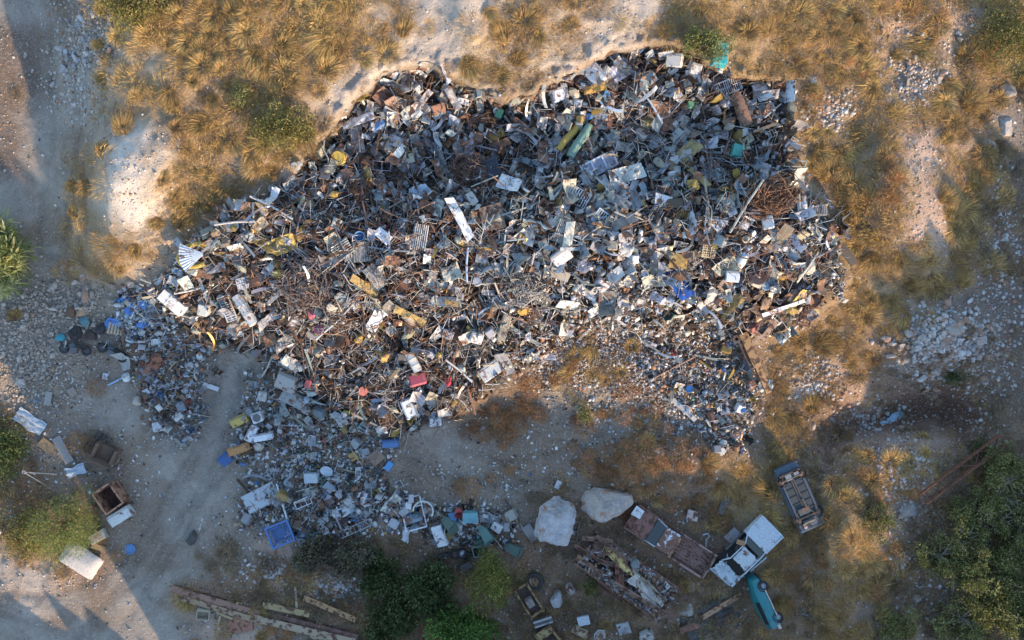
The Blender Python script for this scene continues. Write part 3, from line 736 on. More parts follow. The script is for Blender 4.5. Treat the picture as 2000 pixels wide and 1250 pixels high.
# ------------------------------------------------------------------ rusty pickup truck (front at the upper left)
A = ang_of(1230, 1001, 1376, 1095)
t = Thing('pickup_truck', 1304, 1050, A, 'rusty pickup truck with ribbed empty bed beside the two boulders', 'truck', dz=-.28)
RB = (.24, .115, .08)
t.part('chassis', MB().box((0, 0, .55), (5.2, 1.5, .3)), 'rusted_metal', RB)
def hood_fn(a, b):
    x = -2.72 + a * 1.38; y = (b - .5) * (1.52 + .1 * a)
    return (x, y, .98 + .12 * a - .10 * (2 * b - 1) ** 2 - .10 * (1 - a) ** 3 + .05 * mnoise.noise(Vector((a * 3, b * 3, 1))))
t.part('hood', MB().plate(hood_fn, 8, 8, .03), 'rusted_metal', (.27, .13, .10), True)
for s in (1, -1): t.part('fender', MB().box((-2.03, s * .80, .80), (1.38, .09, .36)), 'rusted_metal', RB)
t.part('front_panel', MB().box((-2.74, 0, .78), (.08, 1.6, .38)), 'rusted_metal', RB)
t.part('windscreen', MB().plate(lambda a, b: (-1.32 + a * .50, (b - .5) * (1.46 - .12 * a), 1.12 + a * .46), 2, 2, .02), 'dark_glass')
def roof_fn(a, b):
    return (-.80 + a * .98, (b - .5) * 1.40, 1.66 - .05 * (2 * b - 1) ** 2 - .05 * (2 * a - 1) ** 2 - .03 * math.exp(-((a - .4) ** 2 + (b - .5) ** 2) * 14))
t.part('roof', MB().plate(roof_fn, 10, 10, .03), 'peeling_paint', (.62, .64, .66), True, label='cab roof with white paint peeling off rust')
for s in (1, -1): t.part('pillar', MB().beam((-1.33, s * .76, 1.05), (-.8, s * .68, 1.62), .07, .07), 'painted_metal', (.4, .42, .44))
for s in (1, -1):
    d = t.part('door', MB().box((-.55, s * .79, .92), (1.35, .06, .62)), 'rusted_metal', RB)
    t.part('door_window', MB().box((-.36, s * .74, 1.42), (1.0, .03, .36)), 'dark_glass', parent=d)
t.part('rear_wall', MB().box((.20, 0, 1.2), (.07, 1.56, .86)).tube([(.24, -.74, 1.62), (.24, .74, 1.62)], .045, 8), 'rusted_metal', (.42, .22, .12))  # lighter orange than the cab: its sunlit edge is put into the colour
t.part('bed_floor', MB().box((1.48, 0, .82), (2.48, 1.44, .05)), 'rusted_metal', (.20, .095, .07))
rib = MB().box((0, 0, 0), (2.40, .045, .035)).mesh('rib', 'rusted_metal')
for i in range(15): t.part('rib', rib, None, (.36, .24, .20), loc=(1.48, -.62 + i * .0886, .864))
for s in (1, -1): t.part('bed_side', MB().box((1.48, s * .77, 1.02), (2.50, .07, .42)).box((1.48, s * .79, 1.245), (2.5, .12, .04)), 'rusted_metal', (.30, .20, .17))
t.part('tailgate', MB().box((2.755, 0, 1.02), (.06, 1.58, .44)), 'rusted_metal', (.30, .20, .17))
for x in (-1.9, 1.7):
    for s in (1, -1): wheel(t, (x, s * .66, .30), .33, .2, rimcol=(.2, .12, .09))
single('discarded_sheet', crumple(.55, .62, .02, 5, nx=4, ny=4), 'painted_metal', 1246, 1001, A, WHITE, 'white panel lying on the hood of the rusty pickup', 'panel', z=hz(1304, 1050) + .83)

# ------------------------------------------------------------------ pale wrecked car
A = ang_of(1401, 1120, 1500, 1022)
CB = (.52, .60, .64)
t = Thing('wrecked_car', 1452, 1071, A, 'pale blue white wrecked car with torn roof beside the truck tail', 'car', dz=-.2)
t.part('floor_pan', MB().box((0, 0, .42), (3.9, 1.6, .12)), 'dark_pan', (.03, .032, .034))  # near-black: the shade inside the car is put into the colour
def hd(a, b): return (.72 + a * 1.45, (b - .5) * (1.74 - .14 * a), 1.02 - .12 * a - .06 * (2 * b - 1) ** 2 + .05 * mnoise.noise(Vector((a * 3.3, b * 3.3, 5))) - .07 * math.exp(-((a - .75) ** 2 + (b - .3) ** 2) * 22))
t.part('hood', MB().plate(hd, 8, 8, .03), 'car_paint', (.50, .57, .60), True)
t.part('front_end', MB().box((2.14, 0, .68), (.1, 1.62, .42)), 'car_paint', CB)
for s in (1, -1):
    t.part('fender', MB().box((1.45, s * .86, .72), (1.45, .07, .42)), 'car_paint', CB)
    t.part('sill', MB().box((0, s * .84, .52), (1.6, .08, .16)), 'car_paint', CB if s < 0 else (.12, .13, .13))
    if s < 0: t.part('rear_fender', MB().box((-1.5, s * .82, .72), (1.2, .08, .4)), 'painted_metal', CB)
t.part('windscreen_opening', MB().plate(lambda a, b: (.30 + a * .42, (b - .5) * 1.46, 1.28 - a * .30), 2, 2, .015), 'dark_glass')  # dark pane stands in for the shade seen through the hole
def rf(a, b): return (-.86 + a * .98 + .12 * mnoise.noise(Vector((b * 5, a, 7))), (b - .5) * 1.08 - .06 + .08 * mnoise.noise(Vector((a * 5, b, 3))), 1.30 + .09 * mnoise.noise(Vector((a * 3, b * 3, 2))) - .06 * (2 * b - 1) ** 2)
t.part('roof', MB().plate(rf, 8, 8, .025), 'painted_metal', (.46, .50, .50), True, label='torn pale roof with rust streaks')
def tk(a, b): return (-2.16 + a * .78 + .12 * mnoise.noise(Vector((b * 6, a, 1))), (b - .5) * 1.5 + .1 * mnoise.noise(Vector((a * 6, b, 4))), .86 + .20 * mnoise.noise(Vector((a * 3.4, b * 3.4, 9))) + .08 * a)
t.part('trunk_lid', MB().plate(tk, 8, 8, .025), 'painted_metal', (.46, .52, .54))
for s in (1, -1):
    t.part('window_frame', MB().beam((.70, s * .74, 1.0), (.24, s * .62, 1.34), .06, .05).beam((-.95, s * .62, 1.3), (-1.35, s * .72, .98), .06, .06).beam((.24, s * .62, 1.34), (-.95, s * .62, 1.32), .05, .05), 'car_paint', CB)
    t.part('seat', MB().box((-.05, s * .34, .66), (.5, .46, .18)).box((-.34, s * .34, .92), (.16, .46, .5), rot(0, -14, 0)), 'old_cloth', (.07, .065, .06))
t.part('torn_trim', MB().tube([(-1.25, -.75, 1.0), (-1.05, -.2, 1.12), (-1.2, .3, 1.05), (-1.0, .7, 1.1)], .03, 5).tube([(-1.9, .2, .95), (-1.3, .5, 1.05), (-.9, .75, .9)], .025, 5), 'painted_metal', (.30, .34, .36))
t.part('rear_window_opening', MB().plate(lambda a, b: (-1.30 + a * .36, (b - .5) * 1.3, 1.0 + a * .30), 2, 2, .015), 'dark_glass')  # another dark pane in place of the shaded hole
t.part('dashboard', MB().box((.42, 0, .92), (.28, 1.4, .16)), 'dull_plastic', (.03, .032, .034))
t.part('rear_bumper', MB().box((-2.2, .05, .56), (.12, 1.55, .14), rot(0, 0, 4)), 'painted_metal', CB)
t.part('door', MB().plate(lambda a, b: (-.35 + a * .85, .95 + b * .62, .62 + .10 * a + .16 * b), 4, 4, .06), 'painted_metal', (.16, .17, .18), label='open dark door trim')
t.part('door', MB().plate(lambda a, b: (-.62 + a * 1.2, -.90 - .10 * a, .50 + b * .5), 4, 2, .05), 'car_paint', CB)
for x in (-1.45, 1.4):
    for s in (1, -1): wheel(t, (x, s * .72, .26), .28, .17)
single('cardboard_piece', crumple(.55, .28, .02, 8, nx=3, ny=2), 'old_cloth', 1447, 1060, A - 62, (.34, .20, .10), 'brown strip of card on the roof of the pale wrecked car', 'cardboard', z=hz(1452, 1071) + 1.17)

# ------------------------------------------------------------------ loft body for the other two cars
def car_loft(stations, shrink=1.0):
    mb = MB(); vs = []; n = 10
    for (x, w, z0, zb, zr, wr) in stations:
        vs += [(x, -w * .9, z0), (x, -w, z0 + .12), (x, -w, zb), (x, -wr, zr - .06), (x, -wr * .8, zr), (x, wr * .8, zr), (x, wr, zr - .06), (x, w, zb), (x, w, z0 + .12), (x, w * .9, z0)]
    fs = []
    for i in range(len(stations) - 1):
        fs += [(i * n + k, i * n + (k + 1) % n, (i + 1) * n + (k + 1) % n, (i + 1) * n + k) for k in range(n)]
    fs += [tuple(range(n - 1, -1, -1)), tuple((len(stations) - 1) * n + k for k in range(n))]
    return mb.add(vs, fs)
# teal hatchback on its side, wheels towards the grass, tail at the photo bottom
A = ang_of(1461, 1117, 1503, 1206)
t = Thing('teal_car', 1474, 1166, A, 'teal small car lying on its side below the pale wrecked car', 'car', dz=.05)
t.o.scale = (.94, .88, .9)
side = bpy.data.objects
S1 = [(-1.62, .62, .25, .62, .70, .55), (-1.5, .74, .18, .74, .80, .66), (-.8, .78, .16, .84, .92, .70), (-.35, .78, .16, .84, 1.10, .50), (.9, .78, .16, .86, 1.12, .48), (1.45, .77, .16, .84, 1.05, .5), (1.62, .70, .22, .84, .92, .62)]
Rs = Matrix.Rotation(math.radians(90), 3, 'X')     # roll: car's left flank faces the sky, wheels to local -y... 
Rs = Matrix(((1, 0, 0), (0, 0, -1), (0, 1, 0)))    # (x,y,z)->(x,-z,y)
def rolled(mb, dz=.78, dy=.75):
    mb.v = [tuple(Rs @ Vector(p) + Vector((0, dy, dz))) for p in mb.v]; return mb
TC = (.015, .17, .185)
t.part('body', rolled(car_loft(S1)), 'faded_paint', TC, True)
t.part('sill_trim', rolled(MB().box((0, .77, .15), (1.7, .05, .07))), 'painted_metal', (.55, .45, .38))
t.part('underbody', rolled(MB().box((0, 0, .12), (3.0, 1.3, .1))), 'rusted_metal', (.05, .05, .05))
t.part('side_window', rolled(MB().plate(lambda a, b: (-.3 + a * 1.5, .79 - b * .22, .88 + b * .2), 2, 2, .02)), 'dark_glass')
t.part('door_handle', rolled(MB().box((.25, .79, .74), (.14, .03, .04))), 'dull_plastic', BLACK)
t.part('door_handle', rolled(MB().box((1.0, .79, .74), (.12, .03, .05))), 'dull_plastic', BLACK)
t.part('tail_light', rolled(MB().box((1.60, .60, .62), (.12, .22, .2))), 'dull_plastic', (.55, .06, .07))
t.part('bumper', rolled(MB().box((1.66, .1, .32), (.16, 1.3, .2)).box((1.5, .70, .32), (.34, .12, .2))), 'dull_plastic', (.55, .52, .46))
for x in (-1.12, 1.02):
    R = rot(); tyr = wheel(t, (0, 0, 0), .29, .18, axis='Z', rimcol=(.30, .30, .31)); tyr.location = Rs @ Vector((x, .70, .14)) + Vector((0, .75, .78))
    tyr2 = wheel(t, (0, 0, 0), .29, .18, axis='Z'); tyr2.location = Rs @ Vector((x, -.66, .16)) + Vector((0, .75, .78))
    t.part('wheel_arch', rolled(MB().lathe([(.30, -.02), (.36, -.02), (.36, .03), (.30, .03), (.30, -.02)], 18, (x, .77, .16), rot(90, 0, 0))), 'rubber', (.02, .02, .02))
# belly-up saloon
A = ang_of(1525, 905, 1578, 1022)
t = Thing('overturned_car', 1551, 964, A, 'blue car lying belly up on the dry grass', 'car', dz=.0)
S2 = [(-2.02, .42, .03, .25, .40, .36), (-1.95, .62, .02, .28, .5, .5), (-1.75, .77, .0, .3, .6, .68), (-1.0, .82, .0, .35, .75, .72), (1.2, .82, .0, .35, .75, .72), (1.75, .79, .0, .3, .6, .70), (1.95, .66, .02, .28, .5, .55), (2.03, .46, .04, .25, .4, .4)]
mb = car_loft(S2); mb.v = [(x, y, .85 - z) for x, y, z in mb.v]; mb.f = [tuple(reversed(f)) for f in mb.f]
CB2 = (.06, .085, .11)
t.part('body', mb, 'faded_paint', CB2, True)
t.part('floor_pan', MB().box((.22, 0, .87), (2.5, 1.42, .05)).box((1.68, 0, .865), (.4, 1.2, .05)), 'dark_pan', (.030, .042, .050))
t.part('tunnel', MB().box((.1, 0, .91), (2.5, .22, .06)), 'dark_pan', (.05, .05, .05))
t.part('exhaust_pipe', MB().tube([(-1.2, .05, .95), (-.2, .04, .96), (.6, .12, .96), (1.1, .35, .95), (1.9, .42, .93)], .035, 7).tube([(.1, .05, .965), (.65, .1, .965)], .085, 8), 'dark_pan', (.09, .08, .072))
t.part('engine_sump', MB().box((-1.35, -.15, .92), (.5, .5, .14), taper=.7).box((-1.4, .35, .92), (.35, .3, .12)), 'bare_metal', (.28, .28, .27))
t.part('front_axle', MB().tube([(-1.25, -.66, .95), (-1.25, .66, .95)], .05, 7).box((-1.55, 0, .93), (.12, 1.3, .1)).beam((-1.25, .6, .95), (-1.7, .35, .93), .06, .06).beam((-1.25, -.6, .95), (-1.7, -.35, .93), .06, .06), 'dark_pan', (.055, .042, .036))
t.part('rear_axle', MB().box((1.18, 0, .94), (.10, 1.35, .09)).beam((1.18, .55, .94), (.75, .6, .92), .08, .06).beam((1.18, -.55, .94), (.75, -.6, .92), .08, .06), 'rusted_metal', (.06, .055, .05))
t.part('fuel_tank', MB().box((.82, -.12, .93), (.42, .8, .12), taper=.85), 'painted_metal', (.06, .075, .08))
t.part('spare_well', MB().lathe([(.001, .95), (.26, .95), (.30, .88)], 16, (1.55, .15, 0)), 'painted_metal', (.13, .14, .14))
for s in (1, -1): t.part('sill_rail', MB().box((.2, s * .64, .91), (2.3, .09, .06)), 'dark_pan', (.06, .08, .10))
t.part('bumper', MB().box((-1.93, 0, .72), (.14, 1.45, .2)), 'faded_paint', CB2); t.part('bumper', MB().box((1.95, 0, .72), (.14, 1.5, .2)), 'faded_paint', (.13, .17, .21))
for x in (-1.22, 1.20):
    for s in (1, -1):
        w_ = t.part('wheel_well_disc', MB().lathe([(.001, .02), (.30, .02), (.33, .05), (.36, .0)], 16, (x, s * .60, .855)), 'rubber', (.012, .012, .012))  # shallow near-black disc: colour stands in for the shade of a well
        t.part('hub', MB().lathe([(.001, .1), (.06, .1), (.07, .05), (.15, .045), (.15, .0)], 12, (x, s * .62, .865)), 'rusted_metal', (.20, .13, .09), parent=w_)
for k_ in range(4): t.part('crossmember', MB().box((-.62 + k_ * .46, 0, .90), (.07, 1.30, .035)), 'dark_pan', (.022, .03, .035))
t.part('muffler', MB().tube([(1.45, -.45, .95), (1.45, .25, .95)], .11, 10), 'dark_pan', (.07, .065, .06), True)
t.part('number_plate', MB().box((1.68, -.42, .93), (.3, .18, .03)), 'painted_metal', (.45, .40, .38))

# ------------------------------------------------------------------ long scrap trailer with its load
A = ang_of(1142, 1058, 1305, 1170)
t = Thing('scrap_trailer', 1222, 1118, A, 'long rusty flat trailer loaded with scrap beside the pickup', 'trailer', dz=-.1)
t.part('deck', MB().box((0, 0, .55), (6.1, 2.2, .12)), 'rusted_metal', (.07, .05, .04))
for s in (1, -1): t.part('side_rail', MB().box((0, s * 1.12, .72), (6.2, .10, .26)).box((0, s * 1.14, .85), (6.2, .14, .05)), 'rusted_metal', (.20, .11, .08))
t.part('end_rail', MB().box((-3.05, -.4, .66), (.1, 1.3, .14)), 'rusted_metal', (.2, .11, .08))
for x in (-1.9, 1.9):
    for s in (1, -1): wheel(t, (x, s * .95, .3), .32, .2, rimcol=(.16, .1, .07))
ca, sa = math.cos(math.radians(A)), math.sin(math.radians(A))
def on_trailer(x, y):       # trailer-local metres to photo px
    return 1222 + (x * ca - y * sa) * PX, 1118 - (x * sa + y * ca) * PX
TZ0 = hz(1222, 1118) + .55
def kayak(a, b):
    w = math.sin(min(max(a * 1.08, 0), 1) * math.pi) ** .5 * .26
    return ((a - .5) * 2.6, (2 * b - 1) * w, .18 * math.cos((2 * b - 1) * 1.4) + .05 * a)
u, v = on_trailer(-.7, .35); single('boat_shaped_cowl', MB().plate(kayak, 14, 8, .03), 'rusted_metal', u, v, A - 12, (.60, .44, .17), 'long tapered tan cowl lying on the scrap trailer', 'cowl', z=TZ0 + .35, smooth=True)
u, v = on_trailer(.15, .75); single('round_tank', MB().lathe([(.001, .3), (.2, .29), (.27, .22), (.27, -.2), (.2, -.25)], 16), 'painted_metal', u, v, 0, (.17, .19, .18), 'dark round drum on the scrap trailer next to the tan cowl', 'drum', z=TZ0 + .3, smooth=True)
for i, (x, y, L, da, c, lab) in enumerate([(-2.3, -.3, 2.4, 4, (.28, .16, .11), 'rusty channel on the trailer, nearest the white boulder'), (-1.7, -.85, 2.6, -2, (.33, .19, .12), 'rusty channel along the lower side of the trailer'), (-.9, .0, 2.2, 18, (.2, .12, .09), 'dark rusty channel crossing under the tan cowl'),
        (-.4, -.35, 1.1, -52, (.40, .17, .11), 'short red rust bar standing across the trailer'), (-.05, -.42, .9, -55, (.34, .15, .10), 'second short red rust bar across the trailer'), (1.1, .25, 1.9, -8, (.36, .31, .22), 'tan steel plank on the trailer beside the rags'), (2.1, .1, 1.6, -14, (.38, .33, .25), 'tan steel plank at the tail of the trailer'), (.2, -1.5, 4.2, -3, (.24, .13, .09), 'long rusty bar on the ground along the trailer'), (-2.6, .7, 1.9, 28, (.30, .19, .13), 'rusty channel jutting from the trailer head'), (2.5, -.75, 2.2, 9, (.22, .13, .10), 'dark rusty channel jutting from the trailer tail'), (-1.5, .75, 2.4, -5, (.26, .16, .11), 'rusty channel along the upper side of the trailer'), (1.2, -.8, 2.8, 3, (.30, .20, .14), 'rusty channel under the cream cloth')]):
    u, v = on_trailer(x, y)
    single('steel_channel', MB().box((0, 0, 0), (L, .16, .04)).box((0, .09, .05), (L, .03, .12)).box((0, -.09, .05), (L, .03, .12)), 'rusted_metal', u, v, A + da, c, lab, 'channel', 'steel channels on the scrap trailer', z=(TZ0 + .22 + .04 * i) if y > -1.2 else None, tilt=(0, random.uniform(-5, 5)), dz=.05)
u, v = on_trailer(-2.05, .35); single('corrugated_scrap', corrugated(.75, .8, 7, .03), 'rusted_metal', u, v, A + 60, (.22, .13, .10), 'small rusty corrugated sheet on the head of the trailer', 'corrugated sheet', z=TZ0 + .3)
def drape(L, W, seed, amp=.14, drop=.0):
    o = Vector((seed * 7.3, seed * 3.1, 0))
    def fn(a, b):
        x = (a - .5) * L; y = (b - .5) * W * (1 + .35 * mnoise.noise(Vector((a * 2, 5, 0)) + o)) + .25 * mnoise.noise(Vector((a * 2.2, 0, 1)) + o)
        z = amp * mnoise.noise(Vector((x * 1.2, y * 5.5, 0)) + o) + amp * .6 * mnoise.noise(Vector((x * 3, y * 9, 4)) + o) + drop * a
        return (x, y, z)
    return MB().plate(fn, 18, 16, .012)
u, v = on_trailer(1.75, -.35); single('draped_cloth', drape(2.6, .75, 3, .16, -.2), 'old_cloth', u, v, A - 14, (.62, .57, .50), 'crumpled cream cloth draped over the tail of the trailer', 'cloth', z=TZ0 + .50, smooth=True)
u, v = on_trailer(.85, .0); single('steel_pipe_bent', MB().tube([(-.7, 0, 0), (0, .05, .1), (.7, -.1, .05)], .13, 10), 'rusted_metal', u, v, A - 38, (.45, .36, .29), 'thick pale pipe on the trailer leading to the cream cloth', 'pipe', z=TZ0 + .35, smooth=True)

TRAILER_A = A
# ------------------------------------------------------------------ two big boulders and other single rocks
def boulder(u, v, sx, sy, sz, seed, ang, col, label, name='boulder', sub=5, dz=0.):
    o = single(name, rock_mesh(seed, sub, .38, .8), 'stone', u, v, ang, col, label, 'rock', scale=(sx, sy, sz), dz=dz); return o
boulder(1077, 1019, 1.6, 1.45, 1.5, 41, 20, (.46, .44, .43), 'large pale boulder left of its twin above the scrap trailer', dz=.35)
boulder(1169, 981, 1.95, 1.5, 1.7, 52, 35, (.44, .38, .33), 'large cream and rust boulder touching the nose of the rusty pickup', dz=.35)
for u, v, a, b, s, lab in [(1962, 248, 1.0, .62, 3, 'pale split boulder at the right edge above the tall grass'), (1935, 285, .8, .35, 4, 'low slab of rock under the right edge boulder'), (1966, 180, .55, .62, 5, 'grey rock below the large corner bush'), (1772, 998, .9, .6, 6, 'flat white rock below the rusty truss'),
        (152, 45, .75, .35, 7, 'long white stone block at the top of the grey stones'), (105, 560, .36, .46, 8, 'pointed cream rock right of the cane plant'), (125, 520, .6, .55, 9, 'round brown boulder above the pointed cream rock'), (170, 575, .4, .6, 10, 'upright brown rock at the foot of the lit bank'),
        (1588, 832, .4, .3, 11, 'rounded rock in the dark trench'), (1862, 640, .55, .75, 12, 'largest pale rock on top of the rock pile'), (1845, 665, .5, .7, 14, 'red brown rock in the middle of the rock pile'), (235, 245, .4, .45, 15, 'grey rock on the shaded side of the upper left bank'), (1590, 155, .42, .5, 16, 'pale pointed stone at the heap upper right end'),
        (1790, 1165, .35, .45, 17, 'rounded pale rock above the lower right small bush'), (165, 540, .3, .6, 18, 'tall brown rock among roots beside the lit grass'), (1880, 985, .55, .5, 19, 'pale rock inside the upper thicket'), (1345, 1190, .55, .4, 20, 'grey flat rock above the black plastic sheet'), (1350, 1148, .45, .3, 21, 'grey slab between trailer and teal car'), (40, 745, .45, .4, 22, 'white chunk of concrete at the left edge of the cobbles')]:
    boulder(u, v, a, b, min(a, b) * .8, 60 + s, s * 37, random.choice([(.40, .36, .32), (.44, .40, .36), (.36, .31, .27)]) if s not in (9, 10, 18, 14) else (.36, .22, .15), lab, 'rock', 4 if a > .7 else 3)
# ------------------------------------------------------------------ single named things round the yard
def box_open(L, W, H, t=.04):
    mb = MB().box((0, 0, t / 2), (L, W, t))
    for s in (1, -1): mb.box((0, s * (W - t) / 2, H / 2 + t), (L, t, H)); mb.box((s * (L - t) / 2, 0, H / 2 + t), (t, W - 2 * t, H))
    return mb
def slab(L, W, T, bev=.02):
    return MB().box((0, 0, T * .5), (L, W, T)).box((0, 0, T + .004), (L - bev * 2, W - bev * 2, .012))
def rbox(L, W, H, r=.05):
    """box with chamfered upright and top edges"""
    mb = MB(); prof = [(0, 1), (H - r, 1), (H, 1 - 2 * r / max(min(L, W), .01))]
    ring = []
    for z, k in prof:
        hx, hy = L / 2 * (k if k < 1 else 1), W / 2 * (k if k < 1 else 1); c = r
        ring.append([(hx - c, -hy, z), (hx, -hy + c, z), (hx, hy - c, z), (hx - c, hy, z), (-hx + c, hy, z), (-hx, hy - c, z), (-hx, -hy + c, z), (-hx + c, -hy, z)])
    vs = [p for r_ in ring for p in r_]; fs = []
    for i in range(2): fs += [(i * 8 + k, i * 8 + (k + 1) % 8, (i + 1) * 8 + (k + 1) % 8, (i + 1) * 8 + k) for k in range(8)]
    fs += [tuple(range(16, 24)), tuple(range(7, -1, -1))]
    return mb.add(vs, fs)
def frame_mb(L, W, r=.03, cross=0, T=.05):
    mb = MB().box((0, W / 2, 0), (L, r * 2, T)).box((0, -W / 2, 0), (L, r * 2, T)).box((L / 2 - r, 0, 0), (r * 2, W - 2 * r, T)).box((-L / 2 + r, 0, 0), (r * 2, W - 2 * r, T))
    for i in range(cross): mb.box((-L / 2 + (i + 1) * L / (cross + 1), 0, 0), (r * 2, W - 2 * r, T * .9))
    return mb
def tyre_mb(r=.31, w=.2): return MB().lathe([(r * .55, -w * .4), (r * .9, -w / 2), (r, -w * .3), (r, w * .3), (r * .9, w / 2), (r * .55, w * .4), (r * .55, -w * .4)], 20)
def drum_mb(r=.29, h=.88, n=18):
    return MB().lathe([(.001, 0), (r, 0), (r, h * .32), (r * 1.04, h * .34), (r, h * .36), (r, h * .65), (r * 1.04, h * .67), (r, h * .69), (r, h), (r * .93, h), (r * .92, h - .02), (.001, h - .02)], n)
def barrel_lying(L=.9, r=.28):
    mb = drum_mb(r, L); mb.v = [(z - L / 2, y, x + r) for x, y, z in mb.v]; return mb
def bucket_mb(r0=.13, r1=.17, h=.3): return MB().lathe([(.001, 0), (r0, 0), (r1, h), (r1 + .015, h), (r1 + .012, h - .02), (r0 - .01, .02), (.001, .02)], 14)
def bag_mb(seed, r=.3, flat=.6):
    me = rock_mesh(seed, 3, .45, flat); return me
def mat_mesh(me, mat):
    me.materials.clear(); me.materials.append(MATS[mat]); return me

# lower left corner
t = Thing('open_metal_box', 227, 967, 35, 'open rusty steel box beside the feathery tree', 'metal box')
t.part('floor_plate', MB().box((0, 0, .08), (1.15, 1.35, .05)), 'rusted_metal', (.05, .03, .025))
for n_, c_, d_ in (('side_plate', (.58, 0, .5), (.05, 1.4, .9)), ('side_plate', (-.58, 0, .5), (.05, 1.4, .9)), ('side_plate', (0, .68, .5), (1.1, .05, .9)), ('side_plate', (0, -.68, .5), (1.1, .05, .9))): t.part(n_, MB().box(c_, d_), 'rusted_metal', (.40, .20, .12))
t.part('rim', MB().box((.60, 0, .96), (.1, 1.5, .04)).box((-.60, 0, .96), (.1, 1.5, .04)).box((0, .72, .96), (1.1, .1, .04)).box((0, -.72, .96), (1.1, .1, .04)), 'rusted_metal', (.45, .24, .15))
t = Thing('discarded_fridge', 240, 1004, 32, 'white fridge lying on its back beside the open rusty box', 'fridge', tilt=(6, 0))
t.part('cabinet', rbox(1.45, .72, .5), 'painted_metal', (.60, .60, .56)); t.part('door', MB().box((.02, -.06, .525), (1.38, .56, .05)), 'painted_metal', (.66, .66, .62)); t.part('shelf_ledge', MB().box((.02, .30, .52), (1.38, .10, .06)), 'painted_metal', (.5, .5, .47))
def matt(a, b): return ((a - .5) * 2.3, (b - .5) * 1.35, .34 + .10 * mnoise.noise(Vector((a * 3, b * 3, 1))) - .20 * max(abs(2 * a - 1), abs(2 * b - 1)) ** 6)
t = Thing('old_mattress', 162, 1092, -32, 'dirty white mattress in the sun below the feathery tree', 'mattress')
t.part('ticking', MB().plate(matt, 14, 10, .2), 'old_cloth', (.62, .56, .50), True); t.part('piping', MB().tube([(-1.1, -.64, .2), (1.1, -.64, .22), (1.12, .62, .2), (-1.1, .64, .2)], .03, 6, True), 'old_cloth', (.5, .45, .40))
t = Thing('burnt_armchair', 213, 880, 62, 'burnt brown armchair beside the black plastic near the left yard', 'armchair', tilt=(8, -5))
t.part('seat', MB().box((0, 0, .35), (.95, 1.0, .3)), 'old_cloth', (.10, .065, .045)); t.part('backrest', MB().box((-.55, 0, .6), (.22, 1.2, .75), rot(0, -10, 0)), 'old_cloth', (.13, .085, .06))
for s in (1, -1): t.part('armrest', MB().box((0, s * .58, .48), (.95, .18, .5)), 'old_wood', (.16, .10, .07))
for u, v, a, L, W, c, lab, m_ in [(125, 878, -62, 1.75, .55, (.40, .36, .32), 'weathered grey board leaning near the dark left shrub', 'old_wood'), (93, 870, -40, .95, .6, (.36, .25, .15), 'brown cardboard sheet beside the weathered board', 'old_cloth'), (600, 1036, -28, 1.75, .32, (.60, .58, .54), 'white plank next to the blue crate frame', 'painted_metal'),
        (735, 892, 38, .85, .8, (.34, .25, .18), 'square brown cardboard sheet beside the blue barrel', 'old_cloth'), (1036, 1040, -55, 1.1, .62, (.34, .33, .32), 'grey board leaning beside the pale boulder', 'old_wood'), (208, 735, 80, .38, .34, WHITE, 'small white square panel alone on the left yard', 'painted_metal'),
        (413, 755, -22, .98, .28, WHITE, 'white slat on the track beside the left litter strip', 'painted_metal'), (1330, 795, -42, 2.3, .28, (.62, .60, .57), 'long white plank on the litter slope', 'old_wood'), (1590, 587, -72, 1.75, .28, (.50, .42, .22), 'straw coloured plank sticking out of the heap right end', 'old_wood'),
        (470, 1218, 12, 1.6, .9, (.42, .20, .13), 'red brown steel plate among the long beams', 'rusted_metal'), (195, 1068, -20, .85, .35, (.33, .23, .13), 'brown timber beside the mattress', 'old_wood'), (1090, 946, 65, .5, .33, (.62, .63, .64), 'white switch panel on the yard above the boulders', 'painted_metal'),
        (143, 765, 30, .45, .5, (.36, .30, .25), 'grey brown board on the left yard', 'old_wood'), (96, 778, 82, .85, .42, (.40, .37, .33), 'grey ribbed board on the left cobbles', 'old_wood'), (985, 1016, 4, .85, .5, (.34, .24, .16), 'brown cardboard sheet above the green bins', 'old_cloth'), (1218, 1226, 20, .78, .72, (.52, .53, .54), 'white square panel at the photo bottom below the trailer', 'painted_metal'),
        (745, 1020, -10, .55, .65, (.36, .27, .20), 'cardboard flap beside the aluminium ladder end', 'old_cloth')]:
    single('loose_board' if m_ == 'old_wood' else 'discarded_sheet', slab(L, W, .06), m_, u, v, a, tuple(x * .8 for x in c), lab, 'board' if m_ == 'old_wood' else 'panel', dz=.08, tilt=(U(-6, 6), U(-6, 6)), follow=True)
single('concrete_slab', slab(1.0, .55, .28), 'stone', 197, 1046, 28, (.50, .47, .44), 'broken concrete slab between fridge and mattress', 'slab', tilt=(-8, 0), dz=.1)
single('rope_tripod', MB().tube([(0, 0, 1.1), (1.3, -.35, 0)], .028, 6).tube([(0, 0, 1.1), (.55, -1.0, 0)], .028, 6).tube([(0, 0, 1.1), (-.8, .45, 0)], .03, 6).tube([(.1 * math.cos(k), .1 * math.sin(k), 1.1) for k in range(6)], .035, 6, True), 'old_wood', 70, 915, 0, (.50, .42, .36), 'three poles tied as a tripod beside the dark left shrub', 'tripod')
single('black_bag', mat_mesh(bag_mb(3), 'dull_plastic'), None, 378, 1050, 70, (.012, .014, .015), 'black rubbish bag alone on the track', 'bag', scale=(.62, .33, .35), dz=.12)
single('thin_rod', MB().tube([(-.3, 0, .05), (.3, .05, .25)], .015, 5), 'painted_metal', 394, 1028, 65, WHITE, 'thin white rod sticking out beside the black bag', 'rod')
